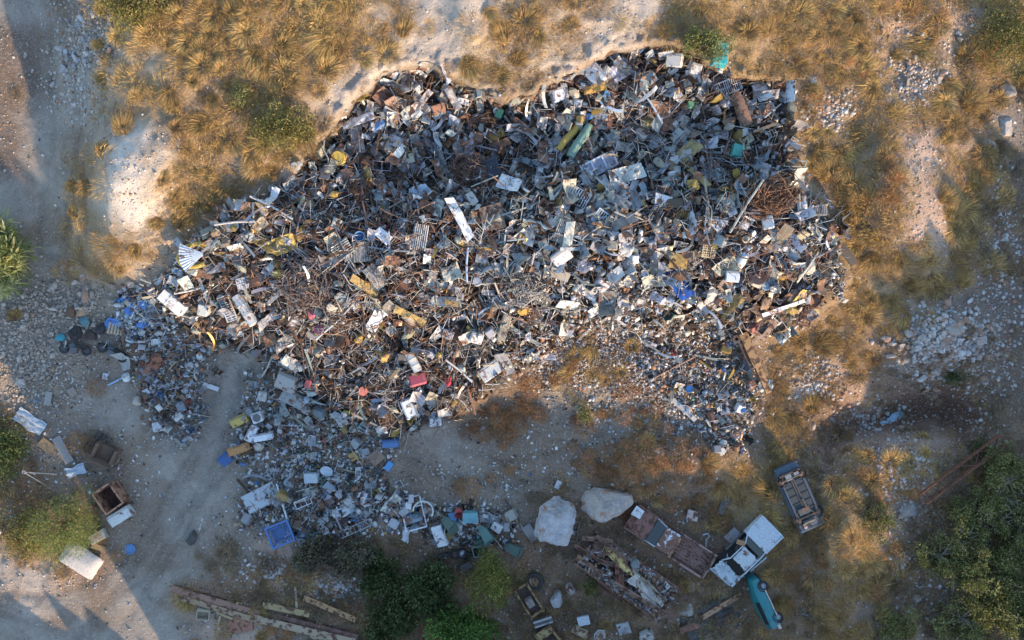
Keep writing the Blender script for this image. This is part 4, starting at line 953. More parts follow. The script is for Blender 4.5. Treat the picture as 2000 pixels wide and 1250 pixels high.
single('blue_hoop', MB().tube([(.30 * math.cos(k * .5236), .28 * math.sin(k * .5236), .05) for k in range(12)], .045, 6, True).lathe([(.001, .02), (.27, .03)], 14), 'dull_plastic', 255, 1072, 0, (.06, .24, .50), 'blue plastic hoop lid on the track edge', 'lid')
single('black_plastic_sheet', drape(1.5, .9, 5, .2), 'dull_plastic', 192, 865, 55, (.012, .013, .014), 'black plastic sheet behind the burnt armchair', 'plastic sheet', dz=.25, smooth=True)
single('pale_tarpaulin', drape(1.9, .9, 8, .15), 'old_cloth', 62, 822, -35, (.48, .54, .60), 'pale blue tarpaulin at the left edge below the cobbles', 'tarpaulin', dz=.15, smooth=True)
single('pale_tarpaulin', drape(1.2, .6, 9, .12), 'old_cloth', 150, 918, 20, (.46, .52, .58), 'crumpled pale plastic beside the weathered board', 'tarpaulin', dz=.12, smooth=True)
single('pale_cloth', drape(1.5, .42, 12, .1), 'old_cloth', 1740, 818, 38, (.34, .52, .66), 'light blue cloth alone in the dark trench', 'cloth', dz=.15, smooth=True)
single('black_plastic_sheet', drape(3.4, 2.2, 15, .22), 'dull_plastic', 1392, 1215, 25, (.018, .022, .026), 'large black plastic sheet at the photo bottom left of the teal car', 'plastic sheet', dz=.12, smooth=True)
# motorbikes and bags by the cobbles
for u, v, a, lab in [(150, 684, -8, 'black motorbike wreck lying beside the cobbles'), (222, 690, -28, 'black motorbike wreck nearer the heap')]:
    t = Thing('motorbike_wreck', u, v, a, lab, 'motorbike', 'motorbike wrecks beside the cobbles')
    wheel(t, (-.68, 0, .16), .29, .12, axis='Z', rimcol=(.1, .1, .11)); wheel(t, (.68, .05, .16), .29, .12, axis='Z', rimcol=(.1, .1, .11))
    t.part('frame', MB().tube([(-.6, .0, .22), (-.2, .25, .3), (.25, .22, .3), (.62, .04, .22)], .04, 6).tube([(-.2, .25, .3), (0, -.1, .25), (.25, .22, .3)], .04, 6), 'painted_metal', (.04, .05, .06))
    t.part('engine', MB().box((0, .02, .25), (.4, .34, .26)), 'bare_metal', (.16, .16, .16)); t.part('fuel_tank', mat_mesh(rock_mesh(77, 2, .1, .8), 'car_paint'), None, (.03, .06, .09), loc=(-.15, .3, .34)).scale = (.3, .17, .16)
    t.part('seat', MB().box((.3, .32, .34), (.6, .2, .14), taper=.7), 'old_cloth', (.03, .03, .03)); t.part('handlebar', MB().tube([(-.55, .55, .3), (-.5, .3, .36), (-.52, .1, .42)], .018, 5), 'bare_metal', STEEL)
for i, (u, v, sx, sy, c, lab) in enumerate([(118, 660, .5, .34, (.05, .28, .34), 'teal cushion sack on the dark rag pile'), (140, 612, .5, .4, (.16, .09, .06), 'brown rag bundle, highest of the dark rag pile'), (165, 628, .45, .35, (.10, .20, .22), 'teal grey rag on the dark rag pile'), (180, 655, .55, .4, (.07, .05, .045), 'dark brown rag bundle on the rag pile'), (150, 650, .6, .5, (.03, .028, .03), 'black rag bundle in the middle of the rag pile'), (160, 610, .35, .28, (.42, .26, .15), 'orange tan rag on the rag pile'), (200, 640, .5, .4, (.05, .045, .05), 'black bundle beside the blue sheets')]):
    single('rag_bundle', mat_mesh(bag_mb(20 + i), 'old_cloth'), None, u, v, i * 40, c, lab, 'rag bundle', 'rag bundles beside the cobbles', scale=(sx, sy, .35), dz=.1)
for i, (u, v, L, W, a, lab) in enumerate([(262, 600, 1.0, .5, 40, 'blue plastic sheet highest of the torn blue sheets'), (285, 628, .9, .6, 70, 'blue plastic sheet right of the small pallet'), (222, 632, .8, .5, 10, 'blue plastic sheet left of the small pallet'), (283, 592, .6, .35, 55, 'small blue plastic sheet among white bags'), (250, 582, .7, .3, 30, 'blue plastic strip at the bank foot')]):
    single('blue_plastic_sheet', drape(L, W, 30 + i, .14), 'dull_plastic', u, v, a, (.045, .20, .55), lab, 'plastic sheet', 'torn blue plastic sheets left of the white fridge', dz=.22, smooth=True)
t = Thing('small_pallet', 230, 642, 82, 'small wooden pallet among the blue plastic sheets', 'pallet', tilt=(10, 8), dz=.2)
for k in range(5): t.part('plank', MB().box((0, -.36 + k * .18, .1), (.7, .11, .03)), 'old_wood', (.48, .38, .26))
for x in (-.3, 0, .3): t.part('bearer', MB().box((x, 0, .045), (.08, .85, .07)), 'old_wood', (.38, .29, .2))
t = Thing('white_fridge', 345, 590, -42, 'long white fridge lying at the left end of the heap', 'fridge', dz=.15, tilt=(5, 6))
t.part('cabinet', rbox(1.6, .72, .5), 'painted_metal', (.70, .68, .63)); t.part('door', MB().box((.24, 0, .52), (1.05, .68, .05)), 'painted_metal', (.72, .70, .65)); t.part('freezer_door', MB().box((-.55, 0, .52), (.46, .68, .05)), 'painted_metal', (.70, .68, .63)); t.part('handle', MB().box((-.27, .25, .56), (.05, .14, .03)), 'dull_plastic', GREY)
single('brown_sheet', crumple(1.3, .85, .3, 77, .2, 8, 8), 'rusted_metal', 306, 708, 25, (.30, .13, .08), 'crumpled red brown metal sheet on the left litter strip', 'metal sheet', dz=.35)
single('blue_pole', MB().beam((-.98, 0, .06), (.98, 0, .06), .1, .06), 'painted_metal', 240, 738, 27, (.30, .45, .58), 'pale blue pole lying on the left yard', 'pole')
# junk strip below the yard
t = Thing('grey_table', 513, 969, 27, 'grey table top panel lying on the lower junk strip', 'table', dz=.25, tilt=(5, 3))
t.part('table_top', slab(2.1, 1.15, .07), 'painted_metal', (.40, .44, .46)); t.part('edge_trim', MB().box((0, -.585, .04), (2.12, .03, .09)), 'bare_metal', STEEL)
for x in (-.9, .9):
    for s in (1, -1): t.part('leg', MB().beam((x, s * .48, 0), (x * .95, s * .45, -.25), .05, .05), 'bare_metal', STEEL)
single('white_post', MB().beam((-1.4, 0, .1), (1.4, 0, .3), .09, .09), 'painted_metal', 557, 985, -72, (.62, .62, .60), 'long white post leaning beside the grey table', 'post', dz=.2)
t = Thing('blue_crate_stack', 553, 1038, 22, 'bright blue stacked crate frame on the lower junk strip', 'crate', dz=.1)
BL = (.03, .15, .40)
t.part('outer_frame', frame_mb(1.5, 1.25, .06, 0, .12), 'dull_plastic', BL, loc=(0, 0, .5)); t.part('inner_frame', frame_mb(1.1, .9, .05, 0, .1), 'dull_plastic', BL, loc=(0, 0, .35)); t.part('base_panel', slab(.9, .75, .06), 'dull_plastic', (.03, .13, .34), loc=(0, 0, .15))
for x in (-.65, .65):
    for s in (1, -1): t.part('leg', MB().beam((x, s * .55, .5), (x * .8, s * .42, 0), .08, .08), 'dull_plastic', BL)
single('blue_plastic_board', crumple(1.25, .7, .08, 31, .08), 'dull_plastic', 603, 1046, -8, (.04, .18, .42), 'blue plastic panel right of the blue crate frame', 'panel', dz=.25)
t = Thing('aluminium_ladder', 697, 1030, 24, 'aluminium ladder lying below the junk strip', 'ladder', dz=.12, tilt=(0, 0))
for s in (1, -1): t.part('stile', MB().box((0, s * .2, .05), (2.1, .05, .07)), 'bare_metal', (.5, .46, .42))
for k in range(8): t.part('rung', MB().tube([(-.9 + k * .257, -.18, .05), (-.9 + k * .257, .18, .05)], .018, 6), 'bare_metal', (.5, .46, .42))
t = Thing('window_frame', 808, 1000, 105, 'white window frame with crossbars standing on the junk strip', 'window frame', dz=.3, tilt=(8, 10))
for x in (-.95, .35, .95): t.part('bar', MB().box((x, 0, .05), (.07, 1.25, .07)), 'painted_metal', WHITE)
for s in (1, -1): t.part('stile', MB().box((0, s * .62, .05), (1.9, .07, .08)), 'painted_metal', WHITE)
t.part('inner_panel', slab(.5, 1.1, .05), 'painted_metal', (.25, .30, .34), loc=(-.3, .05, -.1))
single('white_hoop', MB().tube([(.6 * math.cos(k * .262), .6 * math.sin(k * .262), .1) for k in range(0, 15)], .05, 7), 'painted_metal', 828, 995, -30, (.62, .60, .50), 'cream arched hoop beside the white window frame', 'hoop', dz=.35)
t = Thing('satellite_dish', 641, 917, 20, 'pale blue satellite dish on the lower junk strip', 'satellite dish', dz=.3, tilt=(25, -15))
t.part('reflector', MB().lathe([(.001, 0), (.14, .012), (.27, .045), (.38, .10), (.39, .09), (.27, .03), (.001, -.02)], 22), 'painted_metal', (.48, .56, .62), True); t.part('arm', MB().tube([(.3, 0, .08), (.05, 0, .42)], .015, 5), 'bare_metal', STEEL); t.part('receiver', MB().box((.05, 0, .43), (.1, .06, .06)), 'dull_plastic', GREY)
t = Thing('discarded_fridge', 862, 1038, -70, 'dented white fridge beside the green bins', 'fridge', dz=.25, tilt=(10, 12))
t.part('cabinet', rbox(1.35, .66, .5), 'painted_metal', (.60, .61, .60)); t.part('door', MB().box((.1, 0, .52), (1.05, .62, .05), rot(4, 0, 0)), 'painted_metal', (.62, .63, .62)); t.part('compressor', MB().box((-.72, 0, .2), (.1, .5, .3)), 'rusted_metal', DGREY)
for i, (u, v, a, ti, lab) in enumerate([(867, 1012, 40, (50, 20), 'dark green wheeled bin behind the dented fridge'), (940, 1026, 35, (75, 0), 'green wheeled bin lying above the other bins'), (960, 1046, -60, (85, 10), 'green wheeled bin lying along the strip middle'), (940, 1062, 10, (10, -12), 'green bin standing open beside the tyres'), (988, 1062, 70, (70, 0), 'green bin at the end of the bin row near the boulder')]):
    t = Thing('wheeled_bin', u, v, a, lab, 'bin', 'green wheeled bins on the junk strip', dz=.3 if ti[0] > 30 else .05, tilt=ti)
    gc = (.03, .10, .085) if i != 1 else (.04, .16, .14)
    t.part('bin_body', MB().box((0, 0, .03), (.44, .44, .05)).add([(-.22, -.22, .03), (.22, -.22, .03), (.22, .22, .03), (-.22, .22, .03), (-.29, -.3, .95), (.29, -.3, .95), (.29, .3, .95), (-.29, .3, .95)], [(0, 1, 5, 4), (1, 2, 6, 5), (2, 3, 7, 6), (3, 0, 4, 7)]), 'dull_plastic', gc)
    t.part('bin_rim', frame_mb(.66, .62, .04, 0, .06), 'dull_plastic', gc, loc=(0, 0, .95))
    if i != 3: t.part('lid', MB().plate(lambda a, b: ((a - .5) * .66, (b - .5) * .66, 1.0 + .05 * math.sin(a * 3.1)), 5, 3, .03), 'dull_plastic', gc)
    for s in (1, -1): t.part('bin_wheel', MB().lathe([(.001, -.03), (.1, -.03), (.1, .03), (.001, .03)], 12, (s * .25, .28, .08), rot(0, 90, 0)), 'rubber', BLACK)
for i, (u, v, a, ti, lab, al) in enumerate([(862, 1082, 10, (78, 10), 'tyre standing on edge, leftmost of the tyre stack', 0), (874, 1080, 10, (80, 10), 'tyre standing on edge second in the tyre stack', 0), (889, 1081, 0, (8, 5), 'tyre lying flat left of the alloy wheel', 0), (903, 1079, 0, (-5, 12), 'tyre on a silver alloy wheel', 1), (913, 1084, 0, (30, 20), 'tyre right of the alloy wheel', 0), (907, 1060, 20, (60, 0), 'tyre above the alloy wheel below the green bin', 0)]):
    t = Thing('car_tyre', u, v, a, lab, 'tyre', 'car tyres below the junk strip', dz=.28 if i < 2 else .15, tilt=ti)
    t.part('tread', tyre_mb(.32, .2), 'rubber', (.022, .022, .024), True)
    if al:
        rm = t.part('rim', MB().lathe([(.16, .06), (.185, .09), (.185, -.08), (.05, -.08)], 20), 'bare_metal', (.55, .56, .57)); t.part('hub', MB().lathe([(.001, .07), (.05, .06), (.05, -.02)], 10), 'bare_metal', (.5, .5, .52), parent=rm)
        for k in range(6): t.part('spoke', MB().box((.1, 0, .05), (.15, .045, .04)), 'bare_metal', (.55, .56, .57), parent=rm, rot=(0, 0, k * 1.047))
    elif i in (2, 5): t.part('rim', MB().lathe([(.04, .0), (.17, .03), (.185, .06), (.185, -.06)], 16), 'rusted_metal', (.12, .10, .09))
single('battery_case', rbox(.75, .42, .32), 'dull_plastic', 910, 1104, 25, (.05, .055, .06), 'dark ribbed case below the tyre stack', 'case', tilt=(5, 5))
for u, v, a, L, W, H, c, lab in [(918, 1005, 0, .88, .6, .45, (.10, .32, .36), 'teal storage box beside the blue plastic tub'), (762, 908, 55, .55, .36, .3, (.05, .25, .52), 'blue box at the edge of the open yard'), (613, 930, 2, .78, .55, .42, (.36, .42, .46), 'pale grey drawer box beside the satellite dish'), (1350, 1003, -15, .62, .55, .4, (.40, .31, .27), 'small rusty engine block right of the pickup'), (1140, 1208, 15, .7, .5, .3, (.42, .47, .50), 'white crate near the photo bottom under the trailer')]:
    t = Thing('storage_box', u, v, a, lab, 'box', dz=.1, tilt=(U(-8, 8), U(-8, 8)))
    t.part('box_body', rbox(L, W, H), 'rusted_metal' if 'rusty' in lab else 'dull_plastic', c); t.part('box_lid', MB().box((0, 0, H + .02), (L * 1.03, W * 1.04, .04)), 'rusted_metal' if 'rusty' in lab else 'dull_plastic', tuple(min(1, x * 1.15) for x in c))
single('blue_tub', mat_mesh(bag_mb(55), 'dull_plastic'), None, 886, 1012, 80, (.05, .22, .45), 'bright blue torn tub between bins and teal box', 'tub', scale=(.55, .38, .4), dz=.2)
single('red_bucket', bucket_mb(.2, .27, .4), 'dull_plastic', 896, 994, 0, (.45, .04, .05), 'red bucket above the blue torn tub', 'bucket', dz=.25, tilt=(35, 10))
single('blue_barrel', barrel_lying(.95, .27), 'dull_plastic', 765, 864, 5, (.04, .17, .42), 'blue plastic barrel lying at the heap foot by the open yard', 'barrel', dz=.05, smooth=True)
single('dark_pot', bucket_mb(.26, .42, .45), 'dull_plastic', 584, 958, 0, (.035, .045, .05), 'large dark plant pot right of the grey table', 'pot', dz=.2, tilt=(20, -25))
single('white_wire_rack', frame_mb(1.0, .45, .025, 2, .04), 'painted_metal', 595, 979, 22, WHITE, 'small white rack frame below the dark plant pot', 'rack', dz=.35, tilt=(10, 10))
single('rust_pole', MB().tube([(-1.8, 0, .1), (1.8, 0, .15)], .05, 7), 'rusted_metal', 728, 982, -3, (.22, .14, .11), 'long brown pole along the junk strip', 'pole', dz=.25)
single('white_drape', drape(1.4, .6, 41, .18), 'dull_plastic', 675, 995, 35, (.58, .60, .62), 'clear white plastic film on the junk strip', 'plastic film', dz=.25, smooth=True)
single('white_bag', drape(.8, .5, 44, .2), 'dull_plastic', 795, 1043, 60, (.62, .64, .66), 'white plastic rag below the window frame', 'plastic film', dz=.2, smooth=True)
single('pallet_remains', frame_mb(1.3, .75, .05, 1, .08), 'old_wood', 1117, 1036, 80, (.22, .17, .13), 'dark wooden frame between boulders and trailer', 'frame', dz=.1)
# lower right corner of the junk: machinery
t = Thing('machine_chassis', 1033, 1166, -58, 'mustard machine chassis near the photo bottom', 'machine', dz=.1)
MC = (.30, .21, .09)
for s in (1, -1): t.part('side_rail', MB().box((0, s * .42, .45), (2.0, .1, .28)), 'rusted_metal', MC)
t.part('crossbar', MB().box((-.95, 0, .45), (.1, .8, .25)), 'rusted_metal', MC); t.part('crossbar', MB().box((.9, 0, .4), (.12, .8, .3)), 'rusted_metal', MC)
t.part('engine', MB().box((.1, 0, .5), (.6, .5, .5), taper=.8).tube([(-.2, .1, .7), (.2, .1, .82)], .08, 8), 'rusted_metal', (.28, .24, .22)); t.part('pan', MB().box((0, 0, .3), (1.9, .78, .06)), 'rusted_metal', (.07, .055, .05))
t = Thing('radiator_grille', 1060, 1208, 18, 'grey radiator with fins below the mustard chassis', 'radiator', dz=.35)
t.part('tank', MB().box((0, .14, .1), (1.15, .12, .25)), 'bare_metal', (.36, .36, .35)); t.part('tank', MB().box((0, -.16, .1), (1.15, .10, .22)), 'bare_metal', (.40, .40, .38))
for k in range(10): t.part('fin', MB().box((-.5 + k * .11, 0, .1), (.035, .2, .2)), 'bare_metal', (.34, .33, .31))
t = Thing('machine_hull', 1072, 1240, -52, 'mustard machine hull cut by the photo bottom', 'machine', dz=.1)
t.part('panel', MB().box((0, .5, .55), (1.5, .08, .5)), 'rusted_metal', MC); t.part('panel', MB().box((0, -.5, .55), (1.6, .08, .5)), 'rusted_metal', MC); t.part('deck_plate', MB().box((-.5, .0, .6), (.5, .9, .06)), 'rusted_metal', (.36, .27, .12)); t.part('floor_plate', MB().box((0, 0, .25), (1.6, .95, .06)), 'rusted_metal', (.05, .045, .04))
t = Thing('tractor_tyre', 1044, 1131, 0, 'large tyre on a rusty rim left of the mustard chassis', 'tyre', dz=.3, tilt=(12, -18))
t.part('tread', tyre_mb(.55, .34), 'rubber', (.04, .038, .035), True); t.part('rim', MB().lathe([(.05, .02), (.2, .05), (.24, .12), (.30, .14), (.31, -.1)], 18), 'rusted_metal', (.40, .24, .14))
single('grey_sack', mat_mesh(bag_mb(66), 'old_cloth'), None, 1087, 1168, 80, (.42, .42, .42), 'grey bulging sack beside the mustard chassis', 'sack', scale=(.72, .5, .45), dz=.15)
t = Thing('electric_motor', 1113, 1146, -60, 'brown finned motor beside the grey sack', 'motor', dz=.1)
t.part('motor_body', MB().lathe([(.001, -.4), (.2, -.38), (.26, -.3), (.26, .25), (.18, .32), (.001, .34)], 16, (0, 0, .3), rot(0, 90, 0)), 'rusted_metal', (.27, .22, .19)); t.part('terminal_box', MB().box((0, .05, .58), (.3, .22, .12)), 'rusted_metal', (.34, .28, .24)); t.part('foot', MB().box((0, 0, .04), (.6, .5, .08)), 'rusted_metal', (.2, .16, .14))
t = Thing('cable_drum', 1172, 1238, 0, 'small wheel hub with white hoses at the photo bottom', 'wheel hub', dz=.2, tilt=(10, 10))
t.part('flange', MB().lathe([(.1, .1), (.3, .1), (.34, .0), (.2, -.2)], 18), 'rusted_metal', (.42, .36, .30)); t.part('hub', MB().lathe([(.001, .14), (.14, .14), (.16, .02)], 14), 'rusted_metal', (.2, .11, .08)); t.part('hose', MB().tube([(-.35, -.2, .1), (-.45, .2, .2), (-.2, .45, .15), (.2, .4, .2)], .035, 6), 'dull_plastic', (.5, .52, .52))
t = Thing('gearbox', 1132, 1228, -25, 'tan gearbox casting near the photo bottom', 'gearbox', dz=.1)
t.part('casing', rbox(1.0, .5, .45, .08), 'rusted_metal', (.30, .22, .14)); t.part('shaft', MB().tube([(-.7, 0, .25), (.7, 0, .25)], .07, 8), 'rusted_metal', (.2, .14, .1)); t.part('cover', MB().box((.1, 0, .47), (.5, .4, .06)), 'rusted_metal', (.36, .27, .17))
single('engine_block', rbox(.8, .6, .5, .08), 'rusted_metal', 1262, 1236, 30, (.40, .38, .35), 'grey engine part below the trailer tail', 'engine part', dz=.1, tilt=(10, -15))
single('dark_car_part', crumple(1.1, .5, .15, 61, .2), 'dull_plastic', 1412, 985, 70, (.03, .04, .05), 'dark blue car trim above the pale wrecked car', 'car trim', dz=.2)
single('bent_white_rod', MB().tube([(-.3, .2, .1), (0, .3, .12), (.1, .1, .1), (-.1, -.1, .1), (-.1, -.5, .08)], .03, 6), 'painted_metal', 1381, 1050, 0, (.5, .6, .68), 'bent pale rod between the truck tail and the pale car', 'rod', dz=.05)
single('curved_trim', MB().tube([(-.5, .25, .1), (-.1, .15, .18), (.25, -.1, .16), (.45, -.4, .1)], [.05, .09, .05, .03], 6), 'car_paint', 1580, 1205, 0, (.10, .18, .20), 'dark curved car trim on the grass right of the teal car', 'car trim')
# excavator boom, rusty beams, truss
def ibeam(name, u0, v0, u1, v1, w, h, col, lab, cat='beam', group=None, dz=.0, z=None):
    L = math.hypot(u1 - u0, v1 - v0) / PX
    t = Thing(name, (u0 + u1) / 2, (v0 + v1) / 2, ang_of(u0, v0, u1, v1), lab, cat, group, dz=dz, z=z)
    t.part('web', MB().box((0, 0, h / 2), (L, .03, h - .05)), 'rusted_metal', col)
    t.part('flange', MB().box((0, 0, h), (L, w, .03)), 'rusted_metal', col); t.part('flange', MB().box((0, 0, .02), (L, w, .03)), 'rusted_metal', col)
    return t
for i, (a, b, c_, d, w, col, lab) in enumerate([(340, 1146, 520, 1198, .38, (.30, .17, .12), 'long red brown beam, uppermost of the stacked beams'), (356, 1163, 500, 1206, .34, (.36, .25, .15), 'ochre streaked beam second in the stack'), (500, 1203, 690, 1248, .42, (.38, .29, .19), 'pale ochre beam running into the dark shrub'), (545, 1200, 700, 1240, .28, (.20, .11, .09), 'dark brown beam behind the pale ochre beam'), (517, 1177, 607, 1196, .36, (.36, .26, .13), 'short ochre beam above the long pale beam'), (597, 1163, 697, 1206, .34, (.42, .25, .12), 'orange brown beam with torn upper end'), (579, 1142, 583, 1188, .14, (.36, .28, .2), 'short upright post between the ochre beams'), (610, 1235, 700, 1250, .45, (.42, .36, .24), 'pale beam end at the photo bottom')]):
    ibeam('steel_beam', a, b, c_, d, w, .26, col, lab, group='steel beams stacked at the photo bottom', dz=.04 + .03 * (i % 3))
t = Thing('rusty_truss', 1868, 912, ang_of(1793, 968, 1945, 855), 'long rusty steel truss lying by the green thicket', 'truss', dz=.5)
for s in (1, -1): t.part('chord', MB().box((0, s * .3, .1), (5.9, .12, .14)).box((0, s * .34, .2), (5.9, .04, .12)), 'rusted_metal', (.20, .085, .05))
for k in range(9): t.part('brace', MB().beam((-2.8 + k * .7, -.28 if k % 2 else .28, .1), (-2.1 + k * .7, .28 if k % 2 else -.28, .1), .06, .06), 'rusted_metal', (.16, .07, .045))
t = Thing('excavator_boom', 1462, 700, ang_of(1435, 640, 1492, 768), 'rusty excavator boom reaching out of the heap', 'excavator boom', dz=.5)
t.part('boom', MB().box((-.6, 0, .4), (2.2, .42, .45)).beam((.3, 0, .45), (2.2, .05, .25), .3, .34), 'rusted_metal', (.24, .13, .075)); t.part('boom_plate', MB().box((-.6, .0, .65), (2.1, .5, .04)).box((1.2, 0, .58), (1.9, .34, .04), rot(0, 5.8, 0)), 'rusted_metal', (.40, .24, .11)); t.part('hydraulic_ram', MB().tube([(-1.4, -.42, .5), (.2, -.38, .45)], .07, 8).tube([(.2, -.38, .45), (1.0, -.3, .4)], .04, 8), 'rusted_metal', (.12, .10, .09)); t.part('pin', MB().tube([(-1.5, -.4, .5), (-1.5, .4, .5)], .09, 8).tube([(.4, -.35, .45), (.4, .35, .45)], .07, 8), 'rusted_metal', (.1, .08, .07))
t.part('bracket', MB().box((-1.7, -.3, .35), (.5, .5, .4)).lathe([(.1, .02), (.24, .02), (.24, .2), (.1, .2)], 14, (-1.5, -.5, .5)), 'rusted_metal', (.12, .10, .09))
ibeam('rusty_girder', 1368, 1202, 1445, 1156, .3, .22, (.40, .24, .14), 'rusty girder beside the teal car', 'girder', dz=.15)
single('red_hood_scrap', crumple(1.0, .42, .08, 71, .1), 'peeling_paint', 1343, 1222, 18, (.42, .12, .09), 'red and rust metal scrap below the girder', 'metal scrap', dz=.3)
t = Thing('wire_fence_panel', 438, 1150, -12, 'rusty wire mesh fence panel above the stacked beams', 'fence panel', dz=.3, tilt=(12, 0))
for k in range(24): t.part('wire', MB().box((-1.9 + k * .165, 0, 0), (.025, .72, .025)), 'rusted_metal', (.30, .18, .09))
for s in range(4): t.part('wire', MB().box((0, -.36 + s * .24, .025), (3.9, .025, .025)), 'rusted_metal', (.30, .18, .09))
single('wooden_crate', box_open(.75, .6, .35), 'old_wood', 400, 1196, -8, (.42, .36, .26), 'small pale wooden crate below the stacked beams', 'crate', tilt=(8, 6))
for i, (u, v, a, L) in enumerate([(440, 1200, -20, 1.1), (455, 1185, 40, 1.0), (430, 1210, 75, .6)]):
    single('timber_offcut', MB().beam((-L / 2, 0, .1), (L / 2, 0, .16), .14, .1), 'old_wood', u, v, a, (.40, .30, .16), ['timber offcut right of the wooden crate', 'timber offcut angled above its neighbour by the red plate', 'short timber offcut standing by the red plate'][i], 'timber', 'timber offcuts by the beams')
single('rope_coil', MB().tube([(.25 * math.cos(k * .6) * (1 + .02 * k), .25 * math.sin(k * .6) * (1 + .02 * k), .06 + .01 * k) for k in range(30)], .025, 5), 'dull_plastic', 688, 1163, 0, (.03, .035, .04), 'black hose coil beside the orange brown beam', 'hose')
# ------------------------------------------------------------------ named things in the heap
def appliance(name, u, v, a, L, W, H, c, lab, cat, tilt=(0, 0), dz=.15, door=True, knob=True):
    t = Thing(name, u, v, a, lab, cat, dz=dz, tilt=tilt)
    t.part('cabinet', rbox(L, W, H), 'painted_metal', c)
    if door: t.part('door', MB().box((0, -W * .06, H + .012), (L * .88, W * .72, .03)), 'painted_metal', tuple(min(.9, x * 1.08) for x in c))
    if knob: t.part('control_strip', MB().box((0, W * .40, H + .015), (L * .88, W * .12, .04)), 'dull_plastic', tuple(x * .55 for x in c))
    return t
def grate(name, u, v, a, L, W, n, c, lab, cat='grate', tilt=(0, 0), dz=.4, m_='painted_metal', w=.035, ncross=1):
    t = Thing(name, u, v, a, lab, cat, dz=dz, tilt=tilt)
    t.part('rim', frame_mb(L, W, .03, 0, .05), m_, c)
    bar = MB().box((0, 0, 0), (w, W - .06, .04)).mesh('bar', m_)
    for k in range(n): t.part('bar', bar, None, c, loc=(-L / 2 + (k + 1) * L / (n + 1), 0, 0))
    for k in range(ncross): t.part('crossbar', MB().box((0, -W / 2 + (k + 1) * W / (ncross + 1), .03), (L, .035, .03)), m_, c)
    return t
grate('white_grate', 1418, 174, 24, 1.6, .75, 12, (.62, .63, .65), 'white barred grate near the upper right end of the heap', tilt=(8, 6))
t = Thing('turquoise_chest', 1401, 112, 84, 'turquoise chest behind the heap in the tall grass', 'chest', dz=.05, tilt=(4, 6))
t.part('chest_body', rbox(1.25, .8, .5), 'painted_metal', (.02, .34, .36)); t.part('lid', MB().box((.05, 0, .52), (1.1, .74, .04)), 'painted_metal', (.03, .42, .44)); t.part('edge_strip', MB().box((0, -.41, .45), (1.25, .03, .06)), 'painted_metal', (.35, .5, .48))
for args in [('white_cabinet', 1160, 150, -50, 1.5, .9, .35, WHITE, 'white cabinet door panel tilted at the heap top', 'cabinet', (18, -8), .5), ('air_conditioner', 1088, 188, 20, .85, .75, .55, (.58, .62, .68), 'pale blue white air conditioner at the heap edge below the chalk slope', 'air conditioner', (10, 12), .1),
        ('television_case', 1316, 124, -10, .9, .75, .55, (.60, .58, .53), 'cream television case at the top of the heap', 'television', (15, -20), .4), ('cooker_top', 1353, 140, -12, .65, .6, .35, (.60, .60, .58), 'white cooker with dark rings near the turquoise chest', 'cooker', (12, 8), .4), ('grey_cabinet', 567, 744, -22, 1.25, 1.05, .35, (.34, .32, .29), 'flat grey brown cabinet in the lower left of the heap', 'cabinet', (6, -8), .4),
        ('grey_sofa', 577, 778, -28, 1.5, .8, .45, (.26, .28, .27), 'grey folded sofa panel below the flat grey cabinet', 'sofa', (-12, 8), .35), ('washing_machine', 508, 812, 20, .62, .6, .5, (.64, .65, .66), 'white washing machine with round door at the heap lower left', 'washing machine', (6, 6), .3), ('white_box', 1425, 540, -5, .75, .62, .4, (.62, .65, .68), 'white square appliance right of the blue tarpaulin', 'appliance', (8, -6), .4),
        ('cream_boiler', 1178, 92 + 60, 60, .8, .6, .4, (.5, .5, .46), 'small cream boiler in the upper heap', 'boiler', (20, 10), .4), ('white_freezer', 1095, 500, 35, 1.1, .7, .5, (.62, .61, .58), 'white dented freezer in the sunlit centre of the heap', 'freezer', (15, -10), .3), ('white_stove', 930, 655, -15, .7, .65, .55, (.62, .62, .6), 'white stove on the lower middle heap', 'stove', (14, 14), .35),
        ('white_cabinet', 800, 795, -70, 1.2, .75, .35, (.50, .56, .60), 'pale blue cabinet at the heap foot above the blue barrel', 'cabinet', (-14, 10), .3), ('blue_grey_case', 960, 720, 35, 1.6, .85, .3, (.42, .45, .46), 'long grey case at the heap foot beside the brown brush', 'case', (10, 6), .2), ('ac_unit', 850, 820, 5, .75, .6, .3, (.58, .60, .62), 'white panel box lowest at the heap foot', 'air conditioner', (10, 10), .1), ('white_heater', 495, 845, 62, 1.0, .5, .4, (.62, .63, .64), 'white heater at the lower left corner of the heap', 'heater', (8, 8), .2), ('white_box', 520, 850, 10, 1.2, .45, .4, (.64, .65, .66), 'white tubular cabinet below the washing machine', 'cabinet', (5, 5), .25), ('mustard_cabinet', 473, 818, 25, 1.1, .55, .4, (.46, .33, .09), 'mustard yellow cabinet at the track edge', 'cabinet', (6, -6), .2), ('brown_case', 470, 875, 18, 1.3, .5, .35, (.40, .20, .07), 'orange brown suitcase at the track edge', 'suitcase', (5, 10), .2), ('blue_case', 443, 895, 40, .75, .7, .3, (.04, .10, .25), 'dark blue case lowest at the track edge', 'case', (5, 5), .1)]:
    nm, u, v, a, L, W, H, c, lab, cat, ti, dz = args
    t = appliance(nm, u, v, a, L, W, H, c, lab, cat, ti, dz, knob=('case' not in nm))
    if nm == 'washing_machine': t.part('round_door', MB().lathe([(.001, .56), (.12, .56), (.14, .59), (.22, .59), (.24, .54)], 20), 'dull_plastic', (.10, .11, .12), True)
def roll(L, r, seed=0, n=12): return MB().tube([(-L / 2, 0, r), (-L * .2, .03, r * 1.1), (L * .2, -.03, r), (L / 2, .02, r * 1.05)], [r * .9, r, r * 1.05, r * .85], n)
